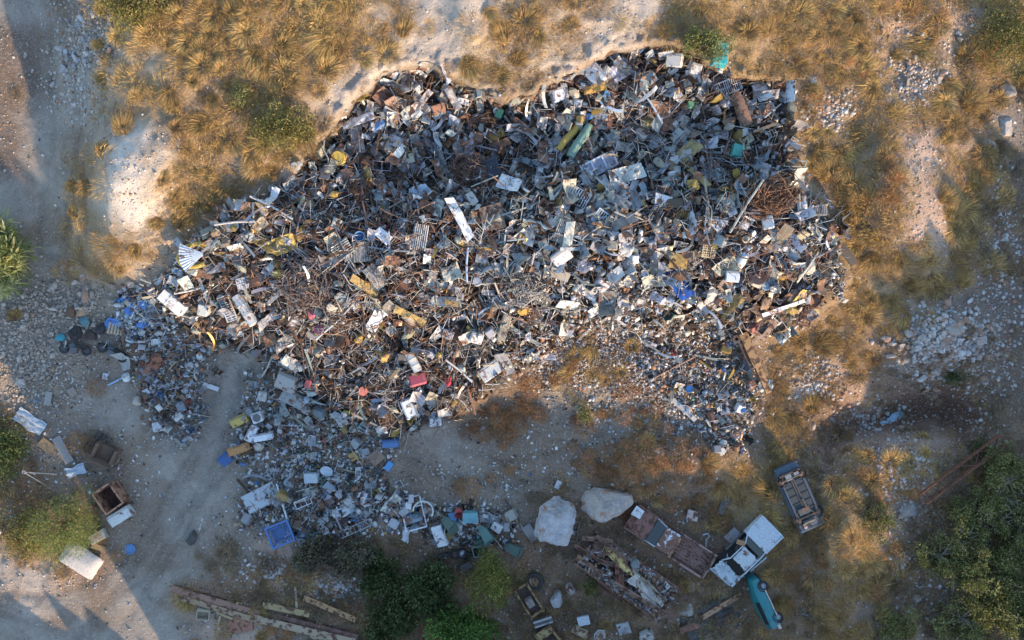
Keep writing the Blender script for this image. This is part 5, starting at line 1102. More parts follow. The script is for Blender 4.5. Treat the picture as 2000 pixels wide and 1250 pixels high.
single('ochre_roll', roll(2.1, .2), 'old_cloth', 1110, 272, 52, (.50, .34, .08), 'long ochre yellow roll beside the green roll in the upper heap', 'roll', dz=.45, smooth=True, tilt=(0, 8))
single('green_roll', roll(2.2, .26), 'old_cloth', 1130, 282, 58, (.18, .30, .24), 'long sage green roll beside the ochre roll', 'roll', dz=.45, smooth=True, tilt=(0, 6))
single('rusty_roll', roll(1.9, .34), 'rusted_metal', 1441, 220, -66, (.26, .15, .10), 'thick rusty cylinder near the heap upper right corner', 'cylinder', dz=.3, smooth=True)
t = Thing('sectioned_door', 1168, 327, 27, 'blue grey door panel with three sections in the upper heap', 'door', dz=.6, tilt=(10, 5))
t.part('frame', frame_mb(2.1, .8, .05, 2, .07), 'painted_metal', (.5, .53, .57))
for k in range(3): t.part('panel', MB().box((-.68 + k * .68, 0, -.01), (.62, .68, .03)), 'painted_metal', (.22, .24, .30))
grate('white_cot_side', 1124, 386, -30, 1.45, .85, 9, (.64, .62, .60), 'white slatted cot side in the middle of the heap', 'cot side', (10, -8), .6, w=.06)
grate('pale_rack', 1178, 432, -35, 1.2, .75, 8, (.50, .58, .66), 'pale blue rack in the heap right of centre', 'rack', (12, 6), .5)
grate('white_rack', 452, 605, -70, 1.4, .62, 9, (.62, .60, .56), 'white slatted rack at the left end of the heap', 'rack', (8, 8), .5, w=.07)
grate('radiator', 492, 552, 15, 1.35, .62, 10, (.52, .54, .56), 'pale ribbed radiator at the left end of the heap', 'radiator', (5, 5), .5, w=.10)
grate('wicker_crate', 1380, 492, -5, .75, .68, 5, (.52, .42, .26), 'cream lattice crate right of the heap centre', 'crate', (14, 4), .5, w=.06, ncross=4)
for i, (u, v, a, L, W, lab) in enumerate([(1500, 522, -12, 1.1, 1.1, 'rusty lattice crate, left one of the pair'), (1538, 528, -12, 1.1, 1.0, 'rusty lattice crate, right one of the pair')]):
    grate('rusty_lattice', u, v, a, L, W, 4, (.26, .13, .09), lab, 'lattice crate', (12, 8), .5, 'rusted_metal', .06, 3)
grate('rusty_rack', 1567, 605, 80, 1.9, .8, 8, (.26, .13, .09), 'tall rusty rack at the right end of the heap', 'rack', (8, 8), .35, 'rusted_metal', .05, 3)
t = Thing('square_casing', 1484, 636, -35, 'rusty square box frame beside the excavator boom', 'frame', dz=.4, tilt=(10, 8))
t.part('frame', frame_mb(1.3, 1.15, .16, 0, .12), 'rusted_metal', (.36, .25, .18)); t.part('inner_pane', MB().box((0, 0, -.1), (.9, .8, .03)), 'rusted_metal', (.10, .08, .07))
def pleat(a, b):
    r = .15 + 1.35 * a; th = (b - .5) * 1.1
    return (r * math.cos(th), r * math.sin(th), .35 + .10 * abs(((b * 9) % 1) - .5) * (a + .2) - .2 * a)
single('pleated_sheet', MB().plate(pleat, 4, 36, .015), 'painted_metal', 412, 498, 190, (.62, .64, .66), 'white pleated fan shaped sheet at the left end of the heap', 'sheet', dz=.5)
single('ochre_shell', MB().tube([(.95 * math.cos(k * .3), .62 * math.sin(k * .3), .3) for k in range(0, 18)], .13, 8), 'old_cloth', 388, 500, 15, (.48, .34, .08), 'ochre padded ring round the pleated white sheet', 'padding', dz=.15, smooth=True)
single('white_cylinder', barrel_lying(1.9, .3), 'painted_metal', 486, 606, -58, (.60, .58, .54), 'long white water tank at the left end of the heap', 'tank', dz=.25, smooth=True)
single('rusty_white_tank', barrel_lying(1.2, .26), 'painted_metal', 811, 706, -62, (.60, .58, .52), 'white rust streaked tank in the lower heap', 'tank', dz=.5, smooth=True)
single('ochre_barrel', drum_mb(.3, .8), 'rusted_metal', 743, 686, 0, (.45, .30, .10), 'small barrel with ochre end in the lower heap', 'barrel', dz=.25, tilt=(30, 40), smooth=True)
single('round_drum', drum_mb(.38, .5, 20), 'rusted_metal', 669, 311, 0, (.52, .36, .08), 'round ochre yellow drum on the shaded side of the heap', 'drum', dz=.35, tilt=(14, -10), smooth=True)
single('pale_urn', MB().lathe([(.001, 0), (.3, .02), (.36, .3), (.33, .9), (.28, 1.25), (.2, 1.35), (.001, 1.36)], 18), 'painted_metal', 1432, 522, 62, (.48, .56, .60), 'pale grey tapered tank right of the heap centre', 'tank', dz=.6, tilt=(0, 78), smooth=True)
single('blue_tarpaulin', drape(2.0, .85, 61, .12), 'old_cloth', 1322, 553, -62, (.02, .10, .40), 'dark blue tarpaulin in the heap right of centre', 'tarpaulin', dz=.35, smooth=True)
single('dark_tarpaulin', drape(1.7, 1.15, 62, .15), 'old_cloth', 948, 338, 20, (.05, .06, .08), 'dark slate tarpaulin in the upper middle heap', 'tarpaulin', dz=.6, smooth=True)
for u, v, a, L, W, am, c, m_, lab in [(820, 144, -8, 1.2, .75, .1, (.56, .48, .42), 'peeling_paint', 'rust stained cream panel at the top of the left lobe'), (705, 242, 14, 1.9, .5, .12, (.56, .60, .64), 'painted_metal', 'long curved white sheet on the shaded left lobe'), (962, 428, 12, 1.3, 1.35, .06, (.24, .16, .11), 'rusted_metal', 'square dark brown sheet in the heap centre'), (1060, 300, 85, 1.6, .62, .05, (.26, .15, .10), 'rusted_metal', 'upright brown sheet left of the ochre roll'),
        (1291, 395, -12, 1.0, .62, .03, (.74, .73, .71), 'painted_metal', 'bright white sheet right of the heap centre'), (1220, 345, 15, 2.0, .9, .25, (.52, .53, .47), 'painted_metal', 'crumpled pale sheet below the sectioned door panel'), (720, 562, -38, 2.0, .42, .12, (.36, .25, .10), 'old_cloth', 'long ochre slab in the left middle heap'), (803, 617, -30, 1.8, .5, .2, (.38, .27, .11), 'old_cloth', 'curled ochre sheet in the middle heap'), (738, 625, 62, 1.5, .7, .12, (.62, .63, .64), 'painted_metal', 'bent white sheet beside the curled ochre sheet'),
        (900, 430, -62, 2.4, .55, .2, (.68, .68, .67), 'painted_metal', 'long twisted white sheet left of the dark brown sheet'), (995, 362, -20, 1.2, .9, .12, (.60, .60, .60), 'bare_metal', 'shiny silver sheet in the upper middle heap'), (1320, 512, -8, 1.05, .8, .04, (.44, .28, .10), 'old_wood', 'tan board at the edge of the blue tarpaulin'), (1516, 468, 58, 1.5, .62, .03, (.36, .26, .16), 'old_wood', 'brown panelled door in the right heap'), (1522, 602, 26, 2.3, .26, .03, (.62, .64, .68), 'painted_metal', 'long white blue bar at the heap right end'),
        (1550, 586, 70, 1.4, .5, .08, (.50, .34, .08), 'painted_metal', 'yellow sheet at the heap right end'), (1480, 185, -70, 1.4, .8, .2, (.50, .52, .54), 'bare_metal', 'crumpled silver sheet beside the white grate'), (1535, 185, 88, 1.2, .6, .04, (.52, .56, .60), 'painted_metal', 'upright pale panel at the heap upper right corner'), (1108, 470, 80, 1.9, .5, .12, (.60, .56, .46), 'painted_metal', 'long cream folded sheet in the sunlit heap centre'), (560, 480, 20, 1.5, .9, .25, (.46, .33, .10), 'old_cloth', 'crumpled ochre foam sheet in the left heap'), (1340, 300, 40, 1.3, .9, .2, (.38, .30, .14), 'old_cloth', 'ochre foam sheet in the upper right heap'), (1360, 350, -60, 1.5, .4, .18, (.36, .27, .11), 'old_cloth', 'long ochre foam strip in the upper right heap'), (1160, 180, 10, 1.3, .4, .12, (.55, .30, .08), 'old_cloth', 'orange foam strip at the top of the heap')]:
    single('metal_sheet' if 'metal' in m_ or 'paint' in m_ else ('foam_sheet' if m_ == 'old_cloth' else 'wood_sheet'), crumple(L, W, am, int(u + v), am * .4, 8, 6), m_, u, v, a, c, lab, 'sheet', dz=.65, follow=True, tilt=(U(-8, 8), U(-8, 8)))
for u, v, a, L, W, c, lab in [(670, 490, 30, 1.3, .9, (.56, .54, .48), 'cream corrugated sheet, left of the pair in the left heap'), (712, 494, -85, 1.1, 1.0, (.54, .51, .45), 'cream corrugated sheet, right of the pair in the left heap'), (823, 466, 80, 1.4, .8, (.50, .48, .46), 'grey corrugated sheet in the heap left of centre'), (738, 542, -52, 1.4, .75, (.52, .50, .46), 'corrugated sheet beside the long ochre slab'), (870, 590, 0, 1.9, .6, (.40, .46, .50), 'blue grey corrugated sheet in the middle heap'), (1200, 395, -30, 1.7, .6, (.5, .5, .5), 'grey corrugated sheet right of the white cot side'), (1095, 455, 70, 1.3, .7, (.56, .54, .5), 'pale corrugated sheet in the sunlit heap centre'), (985, 640, 75, 1.6, .5, (.5, .48, .44), 'narrow corrugated sheet in the lower heap')]:
    single('corrugated_sheet', corrugated(L, W, 7, .035, U(-.1, .15), int(u)), 'bare_metal', u, v, a, c, lab, 'corrugated sheet', 'corrugated sheets in the heap', dz=.65, follow=True, tilt=(U(-8, 8), U(-8, 8)))
for nm, mb_, m_, u, v, c, lab, cat, dz in [('red_carton', rbox(.95, .65, .3), 'dull_plastic', 818, 741, (.52, .05, .10), 'bright red carton in the lower heap', 'carton', .6), ('red_cushion', mat_mesh(bag_mb(91), 'old_cloth'), None, 878, 742, (.58, .06, .09), 'red heart shaped cushion right of the red carton', 'cushion', .5), ('red_disc', MB().lathe([(.001, .06), (.26, .05), (.27, 0), (.001, 0)], 16), 'dull_plastic', 713, 762, (.60, .16, .12), 'red orange round seat in the lower heap', 'seat disc', .6),
        ('pink_plastic', mat_mesh(bag_mb(93), 'dull_plastic'), None, 614, 612, (.60, .10, .16), 'pink plastic piece in the wire tangle', 'plastic piece', .6), ('magenta_disc', MB().lathe([(.1, .05), (.26, .05), (.27, 0), (.1, 0)], 16), 'dull_plastic', 627, 643, (.45, .06, .20), 'magenta ring below the pink plastic', 'ring', .6), ('yellow_bag', mat_mesh(bag_mb(95), 'dull_plastic'), None, 680, 808, (.45, .36, .05), 'yellow bag at the heap foot', 'bag', .3), ('green_sack', mat_mesh(bag_mb(97), 'dull_plastic'), None, 1343, 208, (.02, .20, .10), 'dark green sack in the upper heap', 'sack', .5),
        ('teal_crate', rbox(.75, .62, .35), 'dull_plastic', 1432, 301, (.03, .38, .30), 'teal green crate in the right heap', 'crate', .5), ('green_box', rbox(.55, .4, .3), 'dull_plastic', 976, 228, (.03, .25, .14), 'small green box in the upper heap', 'box', .5), ('blue_plastic_board', rbox(.9, .35, .08), 'dull_plastic', 742, 252, (.05, .22, .50), 'blue strip panel on the shaded left lobe', 'panel', .6), ('blue_ball', mat_mesh(rock_mesh(99, 3, .02, 1.0), 'dull_plastic'), None, 1450, 798, (.04, .22, .50), 'bright blue ball at the end of the litter slope', 'ball', .2), ('dark_disc', MB().lathe([(.001, .05), (.5, .04), (.52, 0), (.001, -.02)], 20), 'rusted_metal', 1474, 540, (.14, .09, .08), 'dark brown round lid in the right heap', 'lid', .55), ('pale_basin', MB().lathe([(.001, .0), (.3, .02), (.42, .12), (.45, .12), (.3, -.03)], 18), 'painted_metal', 1490, 552, (.42, .54, .62), 'pale blue basin under the dark round lid', 'basin', .5), ('yellow_bin', mat_mesh(bag_mb(101), 'dull_plastic'), None, 860, 692, (.50, .40, .06), 'small yellow plastic piece right of the white tank', 'plastic piece', .6), ('blue_bucket', bucket_mb(.2, .26, .4), 'dull_plastic', 706, 465, (.05, .24, .52), 'blue bucket above the corrugated pair', 'bucket', .6), ('red_box', rbox(.5, .35, .3), 'dull_plastic', 608, 748, (.40, .06, .07), 'red box right of the flat grey cabinet', 'box', .5)]:
    o = single(nm, mb_, m_, u, v, U(0, 90), c, lab, cat, dz=dz, tilt=(U(-15, 15), U(-15, 15)))
    if nm in ('red_cushion', 'pink_plastic', 'yellow_bag', 'green_sack', 'blue_ball', 'yellow_bin'): o.scale = {'blue_ball': (.3, .3, .3), 'yellow_bag': (.42, .36, .3), 'green_sack': (.42, .3, .3)}.get(nm, (.32, .24, .16))
def tangle(n, R, H, seed, r=.014, turns=7):
    r_ = random.Random(seed); mb = MB()
    for k in range(n):
        a0 = r_.uniform(0, 6.28); rr = R * r_.uniform(.25, 1); cx, cy = r_.gauss(0, R * .25), r_.gauss(0, R * .25); pts = []
        for i in range(turns):
            a = a0 + i * r_.uniform(.35, .9); q = rr * r_.uniform(.7, 1.15)
            pts.append((cx + q * math.cos(a), cy + q * math.sin(a) * .8, abs(r_.gauss(.4, .3)) * H))
        mb.tube(pts, r, 4)
    return mb
single('rusty_wire_tangle', tangle(150, 1.25, .9, 4, .018, 8), 'rusted_metal', 1500, 392, 20, (.30, .16, .09), 'big rusty wire tangle in the right heap', 'wire tangle', dz=.15, scale=(1.15, .85, 1))
single('grey_wire_tangle', tangle(90, 1.7, .7, 5, .02, 7), 'rusted_metal', 610, 560, 0, (.28, .22, .19), 'wide grey brown rod tangle in the left heap', 'wire tangle', dz=.3)
single('brown_wire_tangle', tangle(70, 1.1, .7, 6, .02, 7), 'rusted_metal', 915, 335, 0, (.20, .13, .10), 'brown wire tangle left of the slate tarpaulin', 'wire tangle', dz=.3)
single('pale_wire_tangle', tangle(60, 1.2, .6, 9, .018, 7), 'painted_metal', 1025, 560, 0, (.48, .44, .38), 'pale wire tangle in the sunlit lower heap', 'wire tangle', dz=.3)
for u, v, a, L, c, lab in [(1448, 408, 57, 3.4, (.45, .40, .33), 'long cream pole leaning left of the big wire tangle'), (1372, 400, -87, 2.6, (.30, .27, .20), 'long olive pole in the right heap'), (1266, 215, -58, 2.3, (.60, .58, .56), 'white curved bar in the upper heap'), (898, 722, -40, 2.0, (.66, .64, .60), 'white pole above the red heart cushion'), (540, 410, -28, 2.6, (.5, .5, .5), 'grey pole at the left tip of the heap'), (470, 440, 5, 2.2, (.46, .42, .38), 'pale pole sticking out of the heap left edge'), (915, 520, 88, 1.9, (.44, .50, .58), 'thick blue grey post in the heap centre')]:
    single('long_pole', MB().tube([(-L / 2, 0, .1), (0, .06, .16), (L / 2, 0, .2)], .06, 7), 'painted_metal', u, v, a, c, lab, 'pole', 'long poles in the heap', dz=.75, tilt=(0, U(-8, 8)))

# ------------------------------------------------------------------ the mass of scrap: individuals by kind
HEAPAREA = [(u, v) for u in range(230, 1680, 6) for v in range(80, 1070, 6)]
pu = np.array([p[0] for p in HEAPAREA], float); pv = np.array([p[1] for p in HEAPAREA], float)
WH = np.clip(sample(HEAPMASK, pu, pv) * 1.5 - .35, 0, 1); WL = np.clip(sample(LITMASK, pu, pv) * 1.4 - .4, 0, 1) * (1 - WH)
rh = np.random.default_rng(23)
def pick(n, wh=1.0, wl=.5, blobs=None):
    w = WH * wh + WL * wl
    if blobs is not None:
        b = np.zeros_like(w)
        for (a, c_, r, k) in blobs: b += k * np.exp(-((pu - a) ** 2 + (pv - c_) ** 2) / (r * r))
        w = w * (.25 + b)
    w = w / w.sum(); ii = rh.choice(len(w), n, p=w)
    return pu[ii] + rh.uniform(-3, 3, n), pv[ii] + rh.uniform(-3, 3, n)
PAL = {'white': (WHITE, 28), 'off-white': (OFFW, 22), 'cream': ((.54, .49, .38), 12), 'grey': (GREY, 16), 'silver': (STEEL, 20), 'pale blue': ((.33, .40, .46), 8), 'blue-grey': ((.20, .235, .26), 10), 'rusty': ((.27, .14, .085), 28), 'dark brown': ((.12, .075, .05), 24), 'black': ((.03, .03, .034), 9), 'ochre': ((.46, .31, .09), 8), 'tan': (TAN, 8), 'blue': ((.05, .20, .45), 3), 'green': ((.07, .20, .14), 2.5), 'red': ((.42, .06, .06), 2), 'teal': ((.05, .27, .28), 2), 'yellow': ((.52, .38, .08), 1.5)}
PALN = list(PAL)
PALEZ = [(1130, 500, 150), (1240, 560, 110), (1000, 600, 100), (1560, 500, 80), (1230, 330, 90), (280, 600, 60)]
def colour(names=None, u=0, v=0):
    names = names or PALN
    if any((u - a) ** 2 + (v - b) ** 2 < r * r for a, b, r in PALEZ) and rh.uniform() < .4: names = [n for n in names if n in ('white', 'off-white', 'cream', 'silver', 'pale blue')] or names
    w = np.array([PAL[n][1] for n in names], float); n = names[rh.choice(len(names), p=w / w.sum())]
    c = np.array(PAL[n][0]) * rh.uniform(.38, 1.0) * (1 + .03 * rh.normal(size=3)); return n, tuple(np.clip(c, .01, .78))
METALC = ['white', 'off-white', 'cream', 'grey', 'silver', 'pale blue', 'blue-grey', 'rusty', 'dark brown', 'ochre']
PIPEC = ['silver', 'grey', 'rusty', 'rusty', 'dark brown', 'dark brown', 'off-white', 'cream']
def rods(n, lmin, lmax, r, bent):
    out = []
    for k in range(n):
        L = rh.uniform(lmin, lmax)
        if not bent: pts = [(-L / 2, 0, 0), (0, rh.normal() * .04 * L, rh.normal() * .03), (L / 2, 0, 0)]
        else:
            a = rh.uniform(.4, 1.6); q = rh.uniform(-.15, .15)
            pts = [(-L / 2, 0, 0), (-L * .08, 0, q * .3), (L * .08 * math.cos(a), L * .08 * math.sin(a), q), (L * .4 * math.cos(a), L * .4 * math.sin(a), q), (L * .5 * math.cos(a * .3), L * .55 * math.sin(a), 0)]
        out.append(MB().tube(pts, r * rh.uniform(.7, 1.3), 5).mesh('rod', None))
    return out
def strips(n):
    out = []
    for k in range(n):
        L = rh.uniform(.8, 2.0); w = rh.uniform(.07, .2); b = rh.uniform(-.5, .5); tw = rh.uniform(-1.4, 1.4)
        def fn(a, c_): 
            th = tw * (a - .5); y = (c_ - .5) * w
            return ((a - .5) * L, b * L * (a - .5) ** 2 * 2 + y * math.cos(th), .25 * L * abs(b) * math.sin(a * 3.1) + y * math.sin(th))
        out.append(MB().plate(fn, 8, 1, .012).mesh('strip', None))
    return out
def chair_mb():
    mb = MB().box((0, 0, .42), (.42, .42, .03)); r = .014
    for x in (-.19, .19):
        mb.tube([(x, -.19, 0), (x, -.19, .42)], r, 5); mb.tube([(x, .19, 0), (x, .19, .42), (x * .95, .24, .88)], r, 5)
    mb.box((0, .235, .72), (.38, .02, .22)); return mb
def half_open_box(L, W, H):
    mb = box_open(L, W, H, .02); mb.plate(lambda a, b: (L / 2 + a * W * .5, (b - .5) * W, H - a * .15), 2, 2, .015); return mb
def rad_mb(L, W, n=9):
    mb = MB().box((0, 0, 0), (L, W, .04))
    for k in range(n): mb.box((-L / 2 + (k + .5) * L / n, 0, .05), (L / n * .6, W * .92, .06))
    return mb
BL_TANGLE = [(610, 560, 110, 2.5), (900, 480, 130, 1.5), (560, 420, 90, 2.0), (1000, 560, 140, 1.6), (1480, 420, 110, 1.2), (760, 480, 120, 1.5), (1320, 270, 120, 1.2), (700, 680, 120, 1.2)]
BL_HOUSE = [(480, 830, 90, 2.5), (620, 870, 120, 2), (340, 790, 90, 2.2), (330, 700, 80, 2), (640, 970, 140, 2.2), (880, 1020, 110, 1.5), (1400, 760, 90, 1.3), (1250, 130, 120, .9), (1400, 560, 120, .8)]
BL_HOUSE += [(800, 985, 70, 2.2), (880, 1000, 70, 1.6), (1430, 850, 60, 2), (560, 1010, 80, 1.6), (950, 1010, 90, 2), (720, 985, 90, 1.2), (280, 590, 60, 3.0)]
BL_SHADE = [(760, 230, 120, 2), (720, 300, 110, 1.6), (1250, 170, 140, 1.6), (1150, 230, 120, 1.0), (480, 500, 90, 1.2), (1150, 460, 160, 1.2), (1450, 480, 130, 1.5)]
# kind, display phrase, category, meshes, material, colours, count, size range, lift, tilt, weights (heap, litter), blobs
SPEC = [
 ('scrap_sheet', 'bent metal sheet', 'metal sheet', [crumple(rh.uniform(.9, 1.5), rh.uniform(.25, .75), rh.uniform(.08, .28), 300 + i, rh.uniform(0, .35), 6, 4).mesh('sheet', None) for i in range(16)], 'painted_metal', METALC, 300, (.5, 1.45), .25, 32, 1, .25, BL_SHADE),
 ('crushed_sheet', 'crushed metal sheet', 'metal sheet', [crumple(rh.uniform(.8, 1.4), rh.uniform(.25, .65), rh.uniform(.2, .4), 340 + i, rh.uniform(.2, .5), 7, 5).mesh('sheet', None) for i in range(12)], 'bare_metal', METALC, 260, (.45, 1.35), .3, 40, 1, .15, None),
 ('torn_sheet', 'torn curled sheet', 'metal sheet', [crumple(rh.uniform(.7, 1.2), rh.uniform(.35, .8), rh.uniform(.1, .3), 380 + i, rh.uniform(.1, .4), 7, 5, curl=rh.uniform(-.6, .9)).mesh('sheet', None) for i in range(14)], 'painted_metal', ['white', 'off-white', 'cream', 'silver', 'grey', 'tan', 'rusty', 'pale blue'], 300, (.45, 1.3), .4, 35, 1, .25, None),
 ('crushed_case', 'crushed appliance case', 'appliance', [mat_mesh(rock_mesh(440 + i, 3, .5, .7), 'painted_metal') for i in range(7)], 'painted_metal', ['white', 'off-white', 'silver', 'grey', 'rusty', 'blue-grey', 'dark brown'], 150, (.22, .5), .2, 40, 1, .4, None),
 ('flat_sheet', 'flat panel', 'panel', [slab(rh.uniform(.7, 1.4), rh.uniform(.25, .6), .035).mesh('panel', None) for i in range(8)], 'painted_metal', ['white', 'off-white', 'cream', 'grey', 'pale blue', 'blue-grey', 'tan', 'dark brown', 'rusty'], 240, (.5, 1.3), .3, 28, 1, .35, BL_SHADE),
 ('metal_rod', 'straight metal rod', 'rod', rods(10, 1.0, 2.6, .022, False), 'rusted_metal', PIPEC, 220, (.6, 1.5), .4, 22, 1, .25, BL_TANGLE),
 ('steel_pipe', 'straight steel pipe', 'pipe', rods(8, 1.0, 2.2, .04, False), 'painted_metal', PIPEC, 260, (.6, 1.5), .4, 20, 1, .3, BL_TANGLE),
 ('bent_pipe', 'bent pipe', 'pipe', rods(14, .9, 2.0, .026, True), 'painted_metal', PIPEC, 280, (.6, 1.5), .4, 35, 1, .3, BL_TANGLE),
 ('metal_strip', 'twisted metal strip', 'strip', strips(14), 'bare_metal', METALC, 300, (.5, 1.4), .35, 35, 1, .3, None),
 ('appliance_case', 'boxy appliance case', 'appliance', [rbox(rh.uniform(.5, .75), rh.uniform(.45, .6), rh.uniform(.35, .6)).mesh('case', None) for i in range(6)], 'painted_metal', ['white', 'off-white', 'cream', 'pale blue', 'grey', 'ochre'], 120, (.55, 1.2), .0, 35, 1, .6, BL_HOUSE + BL_SHADE),
 ('open_box', 'open box', 'box', [half_open_box(rh.uniform(.45, .75), rh.uniform(.35, .6), rh.uniform(.2, .35)).mesh('box', None) for i in range(6)], 'dull_plastic', ['white', 'cream', 'tan', 'grey', 'pale blue', 'blue', 'green', 'red', 'rusty'], 140, (.6, 1.1), .1, 40, .7, 1.0, BL_HOUSE),
 ('metal_drum', 'dented drum', 'drum', [drum_mb(.24, .6, 14).mesh('drum', None), drum_mb(.2, .75, 14).mesh('drum', None), drum_mb(.3, .5, 14).mesh('drum', None)], 'painted_metal', ['white', 'grey', 'silver', 'rusty', 'ochre', 'pale blue', 'blue', 'cream'], 90, (.55, 1.0), .05, 85, 1, .6, None),
 ('tubular_rack', 'bent tube frame', 'frame', [frame_mb(rh.uniform(.6, 1.1), rh.uniform(.4, .7), .018, i % 3, .03).mesh('frame', None) for i in range(6)], 'painted_metal', ['white', 'silver', 'grey', 'rusty', 'off-white'], 150, (.6, 1.2), .4, 35, 1, .8, None),
 ('broken_chair', 'broken chair', 'chair', [chair_mb().mesh('chair', None)], 'painted_metal', ['white', 'grey', 'pale blue', 'dark brown', 'blue', 'silver'], 70, (.8, 1.1), .15, 95, .5, 1.4, BL_HOUSE),
 ('small_radiator', 'ribbed radiator panel', 'radiator', [rad_mb(.8, .5).mesh('radiator', None), rad_mb(.6, .55, 7).mesh('radiator', None)], 'painted_metal', ['white', 'cream', 'grey', 'rusty', 'off-white'], 70, (.6, 1.2), .3, 35, 1, .4, None),
 ('round_dish', 'round dish', 'dish', [MB().lathe([(.001, 0), (.16, .01), (.24, .06), (.25, .05), (.16, -.01), (.001, -.02)], 16).mesh('dish', None)], 'painted_metal', ['white', 'silver', 'grey', 'rusty', 'pale blue', 'dark brown'], 80, (.6, 1.3), .35, 35, .8, 1, None),
 ('old_bucket', 'plastic bucket', 'bucket', [bucket_mb().mesh('bucket', None), bucket_mb(.16, .2, .25).mesh('bucket', None)], 'dull_plastic', ['white', 'blue', 'grey', 'green', 'red', 'black', 'teal', 'pale blue', 'yellow'], 110, (.7, 1.2), .2, 80, .5, 1.4, BL_HOUSE),
 ('worn_tyre', 'worn tyre', 'tyre', [tyre_mb().mesh('tyre', None)], 'rubber', ['black'], 26, (.8, 1.05), .15, 50, .6, .8, [(1400, 830, 90, 2), (1590, 400, 60, 3), (1100, 300, 300, .6)]),
 ('foam_chunk', 'torn foam chunk', 'foam', [mat_mesh(rock_mesh(400 + i, 2, .6, .5), 'old_cloth') for i in range(6)], 'old_cloth', ['ochre', 'yellow', 'tan', 'cream'], 100, (.2, .6), .35, 30, 1, .2, [(560, 480, 110, 2.5), (1350, 320, 120, 2.2), (760, 600, 110, 2), (1180, 200, 130, 1.6), (680, 230, 80, 1.4), (1540, 580, 60, 1.5), (1150, 460, 130, .8)]),
 ('rag', 'crumpled rag', 'rag', [drape(rh.uniform(.5, .9), rh.uniform(.3, .6), 70 + i, .14).mesh('rag', None) for i in range(6)], 'old_cloth', ['white', 'grey', 'blue-grey', 'black', 'dark brown', 'pale blue', 'cream', 'red', 'blue', 'teal', 'off-white'], 150, (.5, 1.1), .3, 30, .6, 1.2, BL_HOUSE),
 ('timber_piece', 'timber piece', 'timber', [MB().box((0, 0, .05), (rh.uniform(.9, 1.7), rh.uniform(.08, .2), .06)).mesh('timber', None) for i in range(6)], 'old_wood', ['tan', 'dark brown', 'cream', 'grey', 'ochre'], 140, (.5, 1.1), .35, 25, .7, .9, None),
 ('plastic_bottle', 'plastic canister', 'canister', [MB().lathe([(.001, 0), (.1, 0), (.11, .03), (.11, .24), (.05, .32), (.03, .33), (.03, .37), (.001, .37)], 12).mesh('canister', None)], 'dull_plastic', ['white', 'blue', 'green', 'red', 'yellow', 'pale blue', 'teal', 'black'], 130, (.6, 1.3), .3, 100, .5, 1.5, BL_HOUSE),
 ('wire_coil', 'loose wire coil', 'wire', [tangle(10, .35, .3, 80 + i, .012, 7).mesh('wire', None) for i in range(5)], 'rusted_metal', ['rusty', 'dark brown', 'grey', 'cream', 'black'], 90, (.7, 1.4), .3, 30, 1, .3, BL_TANGLE),
]
def nearest_land(u, v, skip=None):
    best, bd = None, 1e9
    for a, b, ph, nm in LAND0:
        d = (a - u) ** 2 + (b - v) ** 2
        if d < bd: best, bd = (a, b, ph, nm), d
    return best
LAND0 = []
SHORT = {}
def short_phrase(label):
    """the head of a landmark's own label: everything before its place words"""
    w = label.split(); out = []
    for x in w:
        if x in ('in', 'on', 'at', 'of', 'beside', 'below', 'above', 'near', 'lying', 'left', 'right', 'with', 'behind', 'among', 'under', 'among', 'by', 'next', 'between', 'alone', 'touching', 'lowest', 'cut', 'running', 'reaching', 'sticking', 'standing', 'leaning', 'round', 'along', 'across', 'over', 'tilted', 'second', 'draped', 'loaded', 'nearer', 'from', 'angled', 'leading', 'jutting', 'crossing', 'highest', 'inside') and len(out) >= 2: break
        out.append(x.strip(','))
        if len(out) == 4: break
    return ' '.join(out)
seen = {}
for a, b, ph, nm in LAND:
    s_ = short_phrase(ph); seen.setdefault(s_, []).append((a, b, ph, nm))
for s_, rows in seen.items():
    if len(rows) == 1 and s_ not in ('leaning', ): LAND0.append((rows[0][0], rows[0][1], s_, rows[0][3]))
PENDING = []    # (object, base phrase, u, v)
def place_words(u, v):
    a, b, ph, nm = nearest_land(u, v)
    du, dv = u - a, v - b; d = math.hypot(du, dv)
    k = int(((math.degrees(math.atan2(-dv, du)) + 360 + 22.5) % 360) // 45)
    side = ['right of', 'up and right of', 'above', 'up and left of', 'left of', 'down and left of', 'below', 'down and right of'][k]
    return ('touching' if d < 14 else side), ph
def queue_label(o, phrase, u, v): PENDING.append((o, phrase, u, v))
ORD = ['first', 'second', 'third', 'fourth', 'fifth', 'sixth', 'seventh', 'eighth', 'ninth', 'tenth', 'eleventh', 'twelfth', 'thirteenth', 'fourteenth', 'fifteenth', 'sixteenth', 'seventeenth', 'eighteenth', 'nineteenth', 'twentieth']
def finish_labels():
    by = {}
    for o, phrase, u, v in PENDING:
        side, ph = place_words(u, v); by.setdefault(phrase + ' ' + side + ' the ' + ph, []).append((u, v, o))
    for lab, rows in by.items():
        if len(rows) == 1: rows[0][2]['label'] = lab; continue
        for i, (u, v, o) in enumerate(sorted(rows, key=lambda r: r[0])):
            n_ = ORD[i] if i < len(ORD) else 'last'
            o['label'] = lab + (', leftmost' if i == 0 else ', rightmost' if i == len(rows) - 1 else ', ' + n_ + ' from left')
VAR = {}
